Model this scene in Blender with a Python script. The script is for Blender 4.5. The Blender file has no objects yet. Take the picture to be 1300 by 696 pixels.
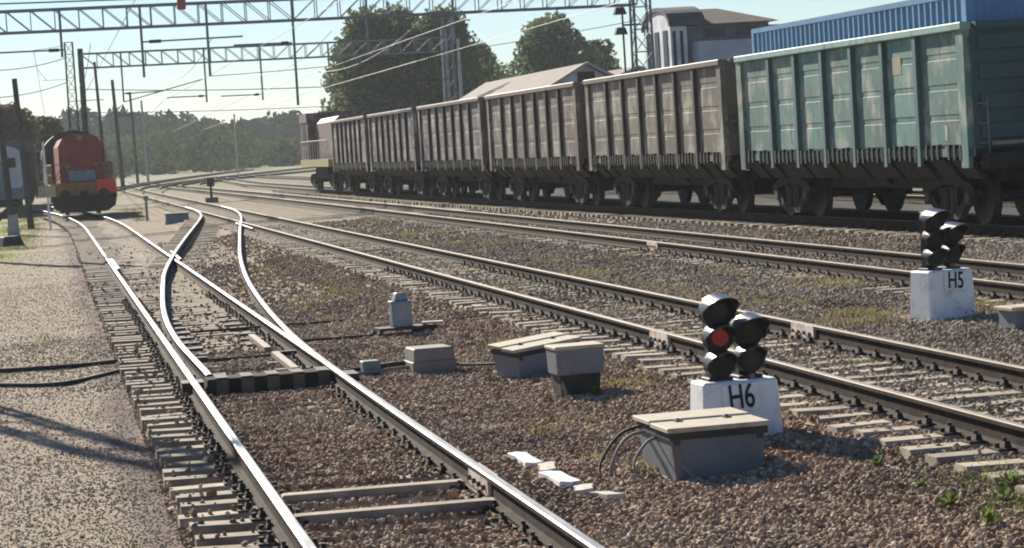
import bpy, bmesh, math, random
import numpy as np
from mathutils import Vector, Matrix
random.seed(7); rng = np.random.default_rng(7)
R = math.radians
scn = bpy.context.scene
col = scn.collection

# ------------------------------------------------------------------ camera
CAM_H = 2.33; YAW = math.atan(.182); PITCH = .0522; ROLL = .061
cam_d = bpy.data.cameras.new('camera'); cam = bpy.data.objects.new('camera', cam_d); col.objects.link(cam)
cam_d.sensor_width = 36; cam_d.lens = 3200 / 1300 * 36; cam_d.clip_start = .1; cam_d.clip_end = 6000
_R = Vector((math.cos(YAW), -math.sin(YAW), 0))
_F = Vector((math.sin(YAW) * math.cos(PITCH), math.cos(YAW) * math.cos(PITCH), -math.sin(PITCH)))
_U = _R.cross(_F)
cx = _R * math.cos(ROLL) - _U * math.sin(ROLL); cy = _R * math.sin(ROLL) + _U * math.cos(ROLL)
M = Matrix((cx, cy, -_F)).transposed().to_4x4(); M.translation = Vector((0, 0, CAM_H))
cam.matrix_world = M; scn.camera = cam
cam_d.dof.use_dof = False

# ------------------------------------------------------------------ world, sun, exposure
SUN_EL = R(29); SUN_AZ = R(-15)          # azimuth measured from +Y towards +X
world = bpy.data.worlds.new('World'); scn.world = world; world.use_nodes = True
nt = world.node_tree; nt.nodes.clear()
sky = nt.nodes.new('ShaderNodeTexSky'); sky.sky_type = 'NISHITA'; sky.sun_disc = False
sky.sun_elevation = SUN_EL; sky.sun_rotation = SUN_AZ
sky.air_density = 1.0; sky.dust_density = .1; sky.ozone_density = 3.0; sky.altitude = 100
bg = nt.nodes.new('ShaderNodeBackground'); bg.inputs[1].default_value = .050
wo = nt.nodes.new('ShaderNodeOutputWorld')
tint = nt.nodes.new('ShaderNodeMix'); tint.data_type = 'RGBA'; tint.blend_type = 'MULTIPLY'; tint.inputs[0].default_value = 1; tint.inputs[7].default_value = (.85, .93, 1.07, 1)
nt.links.new(sky.outputs[0], tint.inputs[6]); nt.links.new(tint.outputs[2], bg.inputs[0]); nt.links.new(bg.outputs[0], wo.inputs[0])
sd = bpy.data.lights.new('sun', 'SUN'); sun = bpy.data.objects.new('sun', sd); col.objects.link(sun)
sd.energy = 5.0; sd.angle = R(.6); sd.color = (1, .93, .81)
sdir = Vector((math.sin(SUN_AZ) * math.cos(SUN_EL), math.cos(SUN_AZ) * math.cos(SUN_EL), math.sin(SUN_EL)))
sun.rotation_euler = sdir.to_track_quat('Z', 'Y').to_euler()
scn.view_settings.view_transform = 'Standard'; scn.view_settings.look = 'None'
scn.view_settings.exposure = 0.95; scn.view_settings.gamma = 1
scn.cycles.filter_width = 2.0
scn.cycles.volume_bounces = 1; scn.cycles.max_bounces = 6
scn.cycles.volume_step_rate = 4

# ------------------------------------------------------------------ materials
MATS = {}
def mat(name, c, c2=None, rough=.8, metal=0, scale=3, detail=6, bump=0, bscale=None, mix=(.4, .65), rnd=0, emit=None, stretch=(1, 1, 1), spec=.4, objcol=False):
    m = bpy.data.materials.new(name); m.use_nodes = True; n = m.node_tree.nodes; l = m.node_tree.links
    b = n['Principled BSDF']; b.inputs['Roughness'].default_value = rough; b.inputs['Metallic'].default_value = metal
    b.inputs['Specular IOR Level'].default_value = spec
    tc = n.new('ShaderNodeTexCoord'); mp = n.new('ShaderNodeMapping'); mp.inputs['Scale'].default_value = stretch
    l.new(tc.outputs['Object'], mp.inputs[0])
    if rnd or objcol:
        oi = n.new('ShaderNodeObjectInfo')
        if rnd:
            va = n.new('ShaderNodeVectorMath'); va.operation = 'ADD'; vs = n.new('ShaderNodeVectorMath'); vs.operation = 'SCALE'
            cb = n.new('ShaderNodeCombineXYZ'); l.new(oi.outputs['Random'], cb.inputs[0]); l.new(oi.outputs['Random'], cb.inputs[1])
            l.new(cb.outputs[0], vs.inputs[0]); vs.inputs['Scale'].default_value = 37.; l.new(mp.outputs[0], va.inputs[0]); l.new(vs.outputs[0], va.inputs[1])
            vec = va.outputs[0]
        else: vec = mp.outputs[0]
    else: vec = mp.outputs[0]
    if objcol: csrc = oi.outputs['Color']
    else:
        rg = n.new('ShaderNodeRGB'); rg.outputs[0].default_value = (*c, 1); csrc = rg.outputs[0]
    if c2:
        no = n.new('ShaderNodeTexNoise'); no.inputs['Scale'].default_value = scale; no.inputs['Detail'].default_value = detail; no.inputs['Roughness'].default_value = .65
        l.new(vec, no.inputs['Vector'])
        mr = n.new('ShaderNodeMapRange'); mr.inputs[1].default_value = mix[0]; mr.inputs[2].default_value = mix[1]; l.new(no.outputs['Fac'], mr.inputs[0])
        mx = n.new('ShaderNodeMix'); mx.data_type = 'RGBA'; mx.inputs[7].default_value = (*c2, 1)
        l.new(mr.outputs[0], mx.inputs[0]); l.new(csrc, mx.inputs[6]); csrc = mx.outputs[2]
    if rnd:
        hv = n.new('ShaderNodeHueSaturation'); l.new(csrc, hv.inputs['Color'])
        mr2 = n.new('ShaderNodeMapRange'); mr2.inputs[3].default_value = 1 - rnd; mr2.inputs[4].default_value = 1 + rnd
        l.new(oi.outputs['Random'], mr2.inputs[0]); l.new(mr2.outputs[0], hv.inputs['Value']); csrc = hv.outputs[0]
    l.new(csrc, b.inputs['Base Color'])
    if bump:
        nb = n.new('ShaderNodeTexNoise'); nb.inputs['Scale'].default_value = bscale or scale * 8; nb.inputs['Detail'].default_value = 4; l.new(vec, nb.inputs['Vector'])
        bu = n.new('ShaderNodeBump'); bu.inputs['Strength'].default_value = 1; bu.inputs['Distance'].default_value = bump
        l.new(nb.outputs['Fac'], bu.inputs['Height']); l.new(bu.outputs[0], b.inputs['Normal'])
    if emit:
        b.inputs['Emission Color'].default_value = (*emit[:3], 1); b.inputs['Emission Strength'].default_value = emit[3]
    MATS[name] = m; return m

mat('rail_side', (.030, .023, .019), (.065, .045, .034), rough=.9, scale=6, spec=.1)
mat('rail_top', (.38, .37, .36), (.22, .20, .185), rough=.46, metal=1, scale=5, stretch=(6, .3, 6))
mat('rail_top_dull', (.27, .225, .18), (.17, .13, .10), rough=.7, metal=.25, scale=5, stretch=(6, .4, 6))
mat('concrete_tie', (.38, .315, .235), (.22, .175, .13), rough=.9, scale=4, rnd=.22, bump=.004, bscale=30)
mat('wood_tie', (.34, .28, .21), (.18, .14, .11), rough=.9, scale=3, stretch=(1, 9, 1), rnd=.15, bump=.004)
mat('fastening', (.03, .026, .024), (.07, .05, .038), rough=.8, scale=14)
mat('white_rust', (.62, .55, .50), (.35, .22, .17), rough=.8, scale=9)
mat('white_paint', (.76, .77, .77), (.40, .37, .33), rough=.65, scale=6, detail=9, mix=(.52, .78), bump=.002)
mat('black_paint', (.012, .013, .015), (.022, .022, .022), rough=.6, scale=9, spec=.3)
mat('hood_paint', (.012, .013, .015), (.03, .03, .03), rough=.34, scale=7, spec=.8)
mat('black_ink', (.012, .012, .014), rough=.7)
mat('red_lens', (.13, .008, .014), (.05, .006, .01), rough=.25, scale=14, emit=(1, .03, .08, .035))
mat('dark_lens', (.012, .016, .02), rough=.12)
mat('grey_box', (.17, .185, .205), (.125, .10, .08), rough=.65, scale=4, detail=10, mix=(.5, .74), rnd=.1, bump=.002)
mat('lid_cream', (.50, .44, .33), (.33, .28, .21), rough=.75, scale=4, stretch=(2, 12, 2))
mat('lid_pale', (.46, .40, .30), (.30, .25, .19), rough=.75, scale=5)
mat('motor_grey', (.185, .175, .155), (.24, .21, .175), rough=.7, scale=5)
mat('cap_grey', (.24, .29, .33), (.18, .2, .22), rough=.5, scale=5)
mat('dark_iron', (.028, .027, .028), (.06, .05, .045), rough=.75, scale=8)
mat('bright_steel', (.5, .52, .53), rough=.35, metal=.8)
mat('rib_dull', (.15, .125, .095), (.10, .08, .062), rough=.85, scale=8)
mat('cable_black', (.02, .02, .02), (.05, .045, .04), rough=.8, scale=8)
mat('cable_grey', (.22, .21, .19), rough=.8)
mat('wagon_paint', (.1, .2, .2), (.055, .05, .045), rough=.6, scale=1.1, detail=10, mix=(.56, .72), rnd=.06, objcol=True, stretch=(1, 1, .6))
mat('wagon_panel', (.1, .2, .2), (.10, .08, .062), rough=.6, scale=1.6, detail=10, mix=(.5, .76), rnd=.1, objcol=True, stretch=(1.3, 1, .55))
def worn(m, sc_, lo, hi, colr, amt, stretch):
    n = m.node_tree.nodes; l = m.node_tree.links; b = n['Principled BSDF']; src = b.inputs['Base Color'].links[0].from_socket
    tc = n.new('ShaderNodeTexCoord'); mp = n.new('ShaderNodeMapping'); mp.inputs['Scale'].default_value = stretch; l.new(tc.outputs['Object'], mp.inputs[0])
    oi = n.new('ShaderNodeObjectInfo'); va = n.new('ShaderNodeVectorMath'); va.operation = 'ADD'; l.new(mp.outputs[0], va.inputs[0])
    vm = n.new('ShaderNodeVectorMath'); vm.operation = 'SCALE'; l.new(oi.outputs['Location'], vm.inputs[0]); vm.inputs['Scale'].default_value = 3.7; l.new(vm.outputs[0], va.inputs[1])
    no = n.new('ShaderNodeTexNoise'); no.inputs['Scale'].default_value = sc_; no.inputs['Detail'].default_value = 9; no.inputs['Roughness'].default_value = .7; l.new(va.outputs[0], no.inputs['Vector'])
    mr = n.new('ShaderNodeMapRange'); mr.inputs[1].default_value = lo; mr.inputs[2].default_value = hi; mr.inputs[4].default_value = amt; l.new(no.outputs['Fac'], mr.inputs[0])
    mx = n.new('ShaderNodeMix'); mx.data_type = 'RGBA'; mx.inputs[7].default_value = (*colr, 1); l.new(mr.outputs[0], mx.inputs[0]); l.new(src, mx.inputs[6]); l.new(mx.outputs[2], b.inputs['Base Color'])
worn(MATS['wagon_panel'], 1.3, .49, .64, (.44, .41, .34), .8, (1, 1, .7))
worn(MATS['wagon_panel'], 3.5, .56, .66, (.045, .038, .034), .7, (1.2, 1, .35))
worn(MATS['wagon_paint'], 3.0, .55, .68, (.05, .042, .038), .6, (1, 1, .5))
mat('wagon_wear', (.45, .44, .38), (.2, .26, .24), rough=.7, scale=5)
mat('wear_orange', (.36, .26, .15), (.22, .25, .19), rough=.7, scale=5)
mat('underframe', (.013, .014, .016), (.028, .025, .023), rough=.85, scale=3)
mat('wheel_steel', (.028, .026, .026), (.055, .048, .044), rough=.6, metal=.3, scale=5)
mat('container_blue', (.13, .27, .43), (.10, .22, .37), rough=.5, scale=2)
mat('loco_red', (.26, .030, .028), (.15, .022, .022), rough=.5, scale=2)
mat('loco_beam', (.32, .16, .045), (.20, .11, .045), rough=.6, scale=4)
mat('loco_flame', (.80, .07, .03), rough=.5)
mat('loco_dark', (.055, .03, .028), (.08, .05, .045), rough=.6, scale=3)
mat('loco_pale', (.14, .075, .058), (.23, .17, .15), rough=.6, scale=2)
mat('loco_yellow', (.42, .33, .12), (.28, .22, .11), rough=.6, scale=3)
mat('glass_dark', (.015, .018, .022), rough=.35, spec=.2)
mat('coach_pale', (.50, .54, .60), (.38, .42, .48), rough=.5, scale=1)
mat('coach_grey', (.16, .18, .22), rough=.6)
mat('coach_brown', (.10, .055, .05), rough=.7)
mat('galv', (.20, .22, .24), (.14, .15, .16), rough=.6, scale=3)
mat('mast_dark', (.05, .05, .052), (.09, .085, .08), rough=.85, scale=2)
mat('mast_concrete', (.38, .38, .37), (.28, .28, .27), rough=.85, scale=2)
mat('wire', (.06, .065, .07), rough=.6)
mat('insulator', (.30, .06, .05), rough=.3)
mat('roof_brown', (.135, .10, .076), (.085, .064, .052), rough=.85, scale=.8, stretch=(1, 4, 1))
mat('roof_edge', (.40, .36, .32), rough=.8)
mat('roof_dark', (.05, .05, .06), (.08, .07, .07), rough=.8, scale=1)
mat('wall_white', (.76, .77, .79), (.48, .50, .53), rough=.8, scale=1)
mat('wall_clere', (.11, .10, .12), (.17, .15, .16), rough=.8, scale=1, stretch=(.3, .3, 4))
mat('wall_grey', (.42, .45, .50), (.33, .36, .41), rough=.8, scale=.6)
mat('wall_brown', (.26, .17, .13), (.18, .12, .10), rough=.85, scale=1)
mat('bark', (.12, .10, .08), (.07, .06, .05), rough=.9, scale=4)
mat('stone_pale', (.55, .50, .44), (.35, .31, .27), rough=.9, scale=10)

def leafmat(name, cols, scale=.25, transl=.25):
    m = bpy.data.materials.new(name); m.use_nodes = True; n = m.node_tree.nodes; l = m.node_tree.links
    b = n['Principled BSDF']; b.inputs['Roughness'].default_value = 1; b.inputs['Specular IOR Level'].default_value = .03
    ge = n.new('ShaderNodeNewGeometry'); tc = n.new('ShaderNodeTexCoord')
    no = n.new('ShaderNodeTexNoise'); no.inputs['Scale'].default_value = scale; no.inputs['Detail'].default_value = 3
    l.new(tc.outputs['Object'], no.inputs['Vector'])
    ad = n.new('ShaderNodeMath'); ad.operation = 'MULTIPLY_ADD'; ad.inputs[1].default_value = .35; l.new(ge.outputs['Random Per Island'], ad.inputs[0])
    l.new(no.outputs['Fac'], ad.inputs[2])
    cr = n.new('ShaderNodeValToRGB'); l.new(ad.outputs[0], cr.inputs[0])
    e = cr.color_ramp.elements
    e[0].position = .4; e[0].color = (*cols[0], 1); e[1].position = .95; e[1].color = (*cols[-1], 1)
    for i, c in enumerate(cols[1:-1]):
        q = e.new(.4 + .55 * (i + 1) / (len(cols) - 1)); q.color = (*c, 1)
    l.new(cr.outputs[0], b.inputs['Base Color'])
    tr = n.new('ShaderNodeBsdfTranslucent'); l.new(cr.outputs[0], tr.inputs[0]); ms = n.new('ShaderNodeMixShader'); ms.inputs[0].default_value = transl
    l.new(b.outputs[0], ms.inputs[1]); l.new(tr.outputs[0], ms.inputs[2]); l.new(ms.outputs[0], n['Material Output'].inputs[0])
    MATS[name] = m; return m
leafmat('leaf_dark', [(.055, .085, .045), (.11, .145, .07), (.22, .21, .10)], transl=.38)
leafmat('leaf_mid', [(.07, .10, .05), (.12, .155, .075), (.21, .22, .11)], transl=.38)
leafmat('leaf_autumn', [(.07, .08, .04), (.13, .11, .05), (.18, .12, .06)], transl=.4)
leafmat('leaf_bush', [(.045, .065, .03), (.07, .09, .035), (.12, .13, .05)], scale=.12, transl=.25)
leafmat('leaf_forest', [(.022, .042, .022), (.032, .056, .028), (.055, .075, .035)], scale=.05, transl=.08)
leafmat('grass_dry', [(.20, .17, .08), (.27, .23, .11), (.20, .20, .08)], scale=1.2, transl=.4)
leafmat('grass_green', [(.09, .12, .035), (.15, .165, .05), (.24, .22, .09)], scale=1.2, transl=.35)
leafmat('weed_leaf', [(.07, .11, .03), (.11, .15, .045), (.18, .20, .08)], scale=3, transl=.45)

# ------------------------------------------------------------------ mesh helper
class MB:
    def __init__(s): s.v = []; s.f = []; s.m = []; s.names = []
    def mi(s, name):
        if name not in s.names: s.names.append(name)
        return s.names.index(name)
    def add(s, vs, fs, m, T=None):
        o = len(s.v)
        if T is not None: vs = [T @ Vector(v) for v in vs]
        s.v += [tuple(v) for v in vs]; s.f += [tuple(i + o for i in f) for f in fs]; s.m += [s.mi(m)] * len(fs); return s
    def box(s, c, d, m, T=None, taper=None, rz=0):
        x, y, z = d[0] / 2, d[1] / 2, d[2] / 2; t = taper or (1, 1)
        vs = [(-x, -y, -z), (x, -y, -z), (x, y, -z), (-x, y, -z), (-x * t[0], -y * t[1], z), (x * t[0], -y * t[1], z), (x * t[0], y * t[1], z), (-x * t[0], y * t[1], z)]
        L = Matrix.Translation(c) @ Matrix.Rotation(rz, 4, 'Z')
        vs = [L @ Vector(v) for v in vs]
        return s.add(vs, [(3, 2, 1, 0), (4, 5, 6, 7), (0, 1, 5, 4), (1, 2, 6, 5), (2, 3, 7, 6), (3, 0, 4, 7)], m, T)
    def tube(s, a, b, r, m, n=8, r2=None, T=None, cap=True):
        a = Vector(a); b = Vector(b); r2 = r if r2 is None else r2; d = (b - a)
        if d.length < 1e-6: return s
        q = d.to_track_quat('Z', 'Y').to_matrix(); vs = []
        for k in range(n):
            t = 2 * math.pi * (k + .5) / n; e = q @ Vector((math.cos(t), math.sin(t), 0)); vs.append(a + e * r)
        for k in range(n):
            t = 2 * math.pi * (k + .5) / n; e = q @ Vector((math.cos(t), math.sin(t), 0)); vs.append(b + e * r2)
        fs = [(k, (k + 1) % n, n + (k + 1) % n, n + k) for k in range(n)]
        if cap: fs += [tuple(range(n - 1, -1, -1)), tuple(range(n, 2 * n))]
        return s.add(vs, fs, m, T)
    def path(s, pts, r, m, n=5, T=None):
        pts = [Vector(p) for p in pts]; rings = []; vs = []
        for i, p in enumerate(pts):
            d = (pts[min(i + 1, len(pts) - 1)] - pts[max(i - 1, 0)]).normalized(); up = Vector((0, 0, 1)) if abs(d.z) < .9 else Vector((1, 0, 0))
            u = d.cross(up).normalized(); w = u.cross(d)
            rr = r[i] if isinstance(r, (list, tuple)) else r
            for k in range(n):
                t = 2 * math.pi * k / n; vs.append(p + (u * math.cos(t) + w * math.sin(t)) * rr)
        fs = [(i * n + k, i * n + (k + 1) % n, (i + 1) * n + (k + 1) % n, (i + 1) * n + k) for i in range(len(pts) - 1) for k in range(n)]
        fs += [tuple(range(n)), tuple(range(len(vs) - 1, len(vs) - n - 1, -1))]
        return s.add(vs, fs, m, T)
    def sweep(s, pts, prof, mats, T=None):
        """profile (x across, z up) swept along a path in plan; mats[k] is the material of the k-th profile side"""
        n = len(prof); vs = []
        for i, p in enumerate(pts):
            a = Vector(pts[max(i - 1, 0)]); b = Vector(pts[min(i + 1, len(pts) - 1)]); d = (b - a); d.z = 0; d.normalize(); nn = Vector((d.y, -d.x, 0))
            for (px, pz) in prof: vs.append(Vector(p) + nn * px + Vector((0, 0, pz)))
        for k in range(n):
            fs = [(i * n + k, (i + 1) * n + k, (i + 1) * n + (k + 1) % n, i * n + (k + 1) % n) for i in range(len(pts) - 1)]
            s.add([], [], mats[k])
            o = s.mi(mats[k])
            base = len(s.v) if k == 0 else base
            if k == 0: s.v += [tuple(v) for v in vs]
            s.f += [tuple(j + base for j in f) for f in fs]; s.m += [o] * len(fs)
        s.f += [tuple(base + j for j in range(n)), tuple(base + len(vs) - 1 - j for j in range(n))]; s.m += [s.mi(mats[0])] * 2
        return s
    def prism(s, poly, axis, a, b, m, T=None):
        """poly: 2D outline, extruded along axis 0/1/2 between a and b"""
        def P(p, t):
            q = list(p); q.insert(axis, t); return tuple(q)
        n = len(poly); vs = [P(p, a) for p in poly] + [P(p, b) for p in poly]
        return s.add(vs, [tuple(range(n - 1, -1, -1)), tuple(range(n, 2 * n))] + [(k, (k + 1) % n, n + (k + 1) % n, n + k) for k in range(n)], m, T)
    def mesh(s, name, bevel=0, smooth=False):
        me = bpy.data.meshes.new(name); me.from_pydata(s.v, [], s.f)
        for k in s.names: me.materials.append(MATS[k])
        me.polygons.foreach_set('material_index', s.m)
        bm = bmesh.new(); bm.from_mesh(me)
        if bevel: bmesh.ops.bevel(bm, geom=bm.edges[:], offset=bevel, segments=1, affect='EDGES', clamp_overlap=True)
        bmesh.ops.recalc_face_normals(bm, faces=bm.faces); bm.to_mesh(me); bm.free()
        if smooth: me.polygons.foreach_set('use_smooth', [True] * len(me.polygons))
        return me
    def build(s, name, parent=None, loc=(0, 0, 0), rz=0, bevel=0, smooth=False):
        o = bpy.data.objects.new(name, s.mesh(name, bevel, smooth)); col.objects.link(o)
        o.location = loc; o.rotation_euler = (0, 0, rz)
        if parent: o.parent = parent
        return o
def tag(o, label=None, cat=None, group=None, kind=None):
    if label: o['label'] = label
    if cat: o['category'] = cat
    if group: o['group'] = group
    if kind: o['kind'] = kind
    return o
def empty(name, loc, rz=0):
    o = bpy.data.objects.new(name, None); col.objects.link(o); o.location = loc; o.rotation_euler = (0, 0, rz); o.empty_display_size = .2; return o
def copy_tree(o, parent=None):
    c = o.copy(); col.objects.link(c)
    if parent: c.parent = parent
    for ch in list(o.children): copy_tree(ch, c)
    return c
def noise2(x, y):
    return (math.sin(x * 1.7 + 1.3 * math.sin(y * .9)) + math.sin(y * 2.3 + 1.1 * math.sin(x * 1.9)) + .5 * math.sin(x * 5.1 + y * 4.3)) / 2.5

# ------------------------------------------------------------------ track alignments (x across, y along the line, rail-top z)
def sstep(t): t = max(0., min(1., t)); return t * t * (3 - 2 * t)
def Ax(y): return 2.17 - (max(0, y - 96) ** 2) / 1700.
def Cx(y): return 7.15 + (max(0, y - 190) ** 2) / 9000.
def Dx(y): return 12.10 - (max(0, y - 60) ** 2) / 22000. + (max(0, y - 190) ** 2) / 9000.
def Wx(y): return float(np.interp(y, [-20, 40, 54, 68, 82, 96, 110, 140, 190, 500], [18.35, 16.72, 16.32, 15.98, 15.71, 15.51, 15.38, 15.30, 15.5, 26]))
BL = [(28.1, 1.60), (33, 1.555), (37, 1.60), (41, 1.72), (48, 2.03), (54, 2.34), (63, 2.98), (72, 3.70), (81, 4.45), (92, 5.35), (100, 5.92), (108, 6.28), (116, 6.42), (122, 6.44)]
BR = [(13.0, 2.94), (28, 2.94), (32, 3.0), (37, 3.15), (43, 3.40), (49.6, 3.74), (58.8, 4.32), (68, 5.0), (79, 5.85), (94, 7.03), (102, 7.52), (110, 7.80), (118, 7.89)]
def zA(y): return 0.0
ZC, ZD, ZW = .20, .27, .41

# ------------------------------------------------------------------ ground
GX = [-400, -40, -8, -1.2, .2, .72, .95, 1.3, 1.55, 2.8, 3.1, 3.6, 4.6, 5.5, 5.9, 6.4, 8.0, 8.6, 9.6, 10.8, 13.4, 14.6, 15.6, 18.2, 20, 400]
GZ = [-.5, -.40, -.36, -.34, -.33, -.30, -.285, -.27, -.205, -.19, -.185, -.17, -.15, -.06, -.015, .0, .003, .005, .02, .06, .075, .12, .19, .2, .2, .1]
def ground_z(x, y):
    z = float(np.interp(x, GX, GZ))
    if -10 < x < 22 and y < 200:
        z += .012 * noise2(x * 1.3, y * 1.1) + .006 * noise2(x * 4 + 3, y * 3.7)
        if 1.6 < x < 2.8 and 16.2 < y < 19.2: z -= .09
        if 16 < y < 17.6 and 5.1 < x < 5.9: z += .0
    if y > 220: z += .4 * sstep((y - 220) / 250) * (1 if x > -60 else 0)
    return z
xs = sorted(set([round(v, 3) for v in list(np.arange(-4, 9.2, .1)) + list(np.arange(9.2, 19, .2)) + list(np.arange(20, 60, 4)) + list(-np.geomspace(4.5, 3000, 26)) + list(np.geomspace(60, 3000, 18))]))
ys = sorted(set([round(v, 3) for v in list(np.arange(-30, 12, 3)) + list(np.arange(12, 34, .12)) + list(np.arange(34, 60, .3)) + list(np.arange(60, 130, 1.2)) + list(np.geomspace(130, 4500, 45))]))
gv = [(x, y, ground_z(x, y)) for y in ys for x in xs]; nx = len(xs)
gf = [(j * nx + i, j * nx + i + 1, (j + 1) * nx + i + 1, (j + 1) * nx + i) for j in range(len(ys) - 1) for i in range(nx - 1)]
me = bpy.data.meshes.new('ground'); me.from_pydata(gv, [], gf); me.polygons.foreach_set('use_smooth', [True] * len(gf))
ground = bpy.data.objects.new('ground', me); col.objects.link(ground); ground['kind'] = 'structure'

def ground_material():
    m = bpy.data.materials.new('ground'); m.use_nodes = True; n = m.node_tree.nodes; l = m.node_tree.links
    b = n['Principled BSDF']; b.inputs['Roughness'].default_value = .95; b.inputs['Specular IOR Level'].default_value = .15
    tc = n.new('ShaderNodeTexCoord'); P = tc.outputs['Object']
    def noise(s, d=5, stretch=None):
        q = n.new('ShaderNodeTexNoise'); q.inputs['Scale'].default_value = s; q.inputs['Detail'].default_value = d
        if stretch:
            mp = n.new('ShaderNodeMapping'); mp.inputs['Scale'].default_value = stretch; l.new(P, mp.inputs[0]); l.new(mp.outputs[0], q.inputs[0])
        else: l.new(P, q.inputs[0])
        return q.outputs['Fac']
    def ramp(src, stops):
        r = n.new('ShaderNodeValToRGB'); l.new(src, r.inputs[0]); e = r.color_ramp.elements
        e[0].position, e[0].color = stops[0][0], (*stops[0][1], 1); e[1].position, e[1].color = stops[-1][0], (*stops[-1][1], 1)
        for p, c in stops[1:-1]: q = e.new(p); q.color = (*c, 1)
        return r.outputs[0]
    def mixc(f, a, c, mode='MIX'):
        x = n.new('ShaderNodeMix'); x.data_type = 'RGBA'; x.blend_type = mode
        if isinstance(f, (int, float)): x.inputs[0].default_value = f
        else: l.new(f, x.inputs[0])
        for i, v in ((6, a), (7, c)):
            if isinstance(v, tuple): x.inputs[i].default_value = (*v, 1)
            else: l.new(v, x.inputs[i])
        return x.outputs[2]
    def rng_(src, a, b_, lo=0, hi=1):
        x = n.new('ShaderNodeMapRange'); x.interpolation_type = 'SMOOTHSTEP'; l.new(src, x.inputs[0])
        for i, v in enumerate((a, b_, lo, hi)): x.inputs[i + 1].default_value = v
        return x.outputs[0]
    def mul(a, c):
        x = n.new('ShaderNodeMath'); x.operation = 'MULTIPLY'; l.new(a, x.inputs[0])
        if isinstance(c, (int, float)): x.inputs[1].default_value = c
        else: l.new(c, x.inputs[1])
        return x.outputs[0]
    sp = n.new('ShaderNodeSeparateXYZ'); l.new(P, sp.inputs[0])
    wob = n.new('ShaderNodeMath'); wob.operation = 'MULTIPLY_ADD'; l.new(noise(.9, 3), wob.inputs[0]); wob.inputs[1].default_value = .9; l.new(sp.outputs[0], wob.inputs[2])
    X = wob.outputs[0]      # x + ~.45
    vor = n.new('ShaderNodeTexVoronoi'); vor.inputs['Scale'].default_value = 20; l.new(P, vor.inputs[0])
    sc = n.new('ShaderNodeSeparateColor'); l.new(vor.outputs['Color'], sc.inputs[0]); rnd = sc.outputs[0]
    vor2 = n.new('ShaderNodeTexVoronoi'); vor2.inputs['Scale'].default_value = 55; l.new(P, vor2.inputs[0])
    sc2 = n.new('ShaderNodeSeparateColor'); l.new(vor2.outputs['Color'], sc2.inputs[0]); rnd2 = sc2.outputs[0]
    gravel = ramp(rnd2, [(0, (.19, .145, .105)), (.5, (.275, .21, .15)), (.85, (.34, .275, .20)), (1, (.42, .36, .28))])
    gravel = mixc(rng_(noise(1.3, 6), .4, .7), gravel, (.29, .235, .175), 'MIX')
    ball = ramp(rnd, [(0, (.15, .105, .075)), (.45, (.27, .195, .142)), (.8, (.37, .28, .21)), (1, (.50, .41, .32))])
    pale = ramp(rnd, [(0, (.15, .12, .10)), (.5, (.27, .215, .18)), (1, (.44, .37, .32))])
    dry = ramp(rnd, [(0, (.13, .105, .07)), (.5, (.23, .185, .13)), (1, (.36, .30, .21))])
    c = gravel
    c = mixc(rng_(X, .75, 1.1), c, (.14, .10, .085))
    c = mixc(rng_(X, 1.1, 1.5), c, ball)
    # sandy fill between the rails of the turnout further off
    c = mixc(mul(mul(mul(rng_(X, 1.4, 2.2), rng_(X, 6.2, 3.4)), rng_(sp.outputs[1], 31, 42)), .8), c, mixc(rng_(noise(3), .35, .65), (.19, .155, .115), (.29, .24, .18)))
    c = mixc(mul(rng_(X, 6.3, 7.2), .7), c, dry)
    c = mixc(mul(rng_(X, 8.6, 9.2), .6), c, dry)
    c = mixc(rng_(X, 13.4, 14.2), c, pale)
    c = mixc(rng_(X, 15.6, 16.3), c, (.05, .046, .042))  # shade beneath the wagons, put into the ground colour
    c = mixc(rng_(X, 21.5, 24.5), c, (.15, .125, .10))
    # greenish and yellowish patches
    c = mixc(mul(rng_(noise(.45, 5, (1, .45, 1)), .52, .68), .26), c, (.21, .20, .105))
    c = mixc(mul(mul(rng_(X, .3, -1.2), rng_(sp.outputs[1], 62, 85)), .7), c, (.24, .26, .07))
    # dark oily stains
    c = mixc(mul(rng_(noise(1.1, 4, (1, .5, 1)), .58, .72), .45), c, (.06, .05, .045))
    # far off: dull straw and grass
    far = mixc(rng_(noise(.03, 5, (1, .4, 1)), .42, .6), (.23, .20, .14), (.16, .19, .08))
    c = mixc(rng_(sp.outputs[1], 95, 230), c, far)
    l.new(c, b.inputs['Base Color'])
    bu = n.new('ShaderNodeBump'); bu.inputs['Strength'].default_value = 1; bu.inputs['Distance'].default_value = .018; bu.invert = True
    l.new(vor.outputs['Distance'], bu.inputs['Height'])
    bu2 = n.new('ShaderNodeBump'); bu2.inputs['Distance'].default_value = .006; bu2.invert = True; l.new(vor2.outputs['Distance'], bu2.inputs['Height']); l.new(bu.outputs[0], bu2.inputs['Normal'])
    l.new(bu2.outputs[0], b.inputs['Normal'])
    return m
me.materials.append(ground_material())

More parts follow.
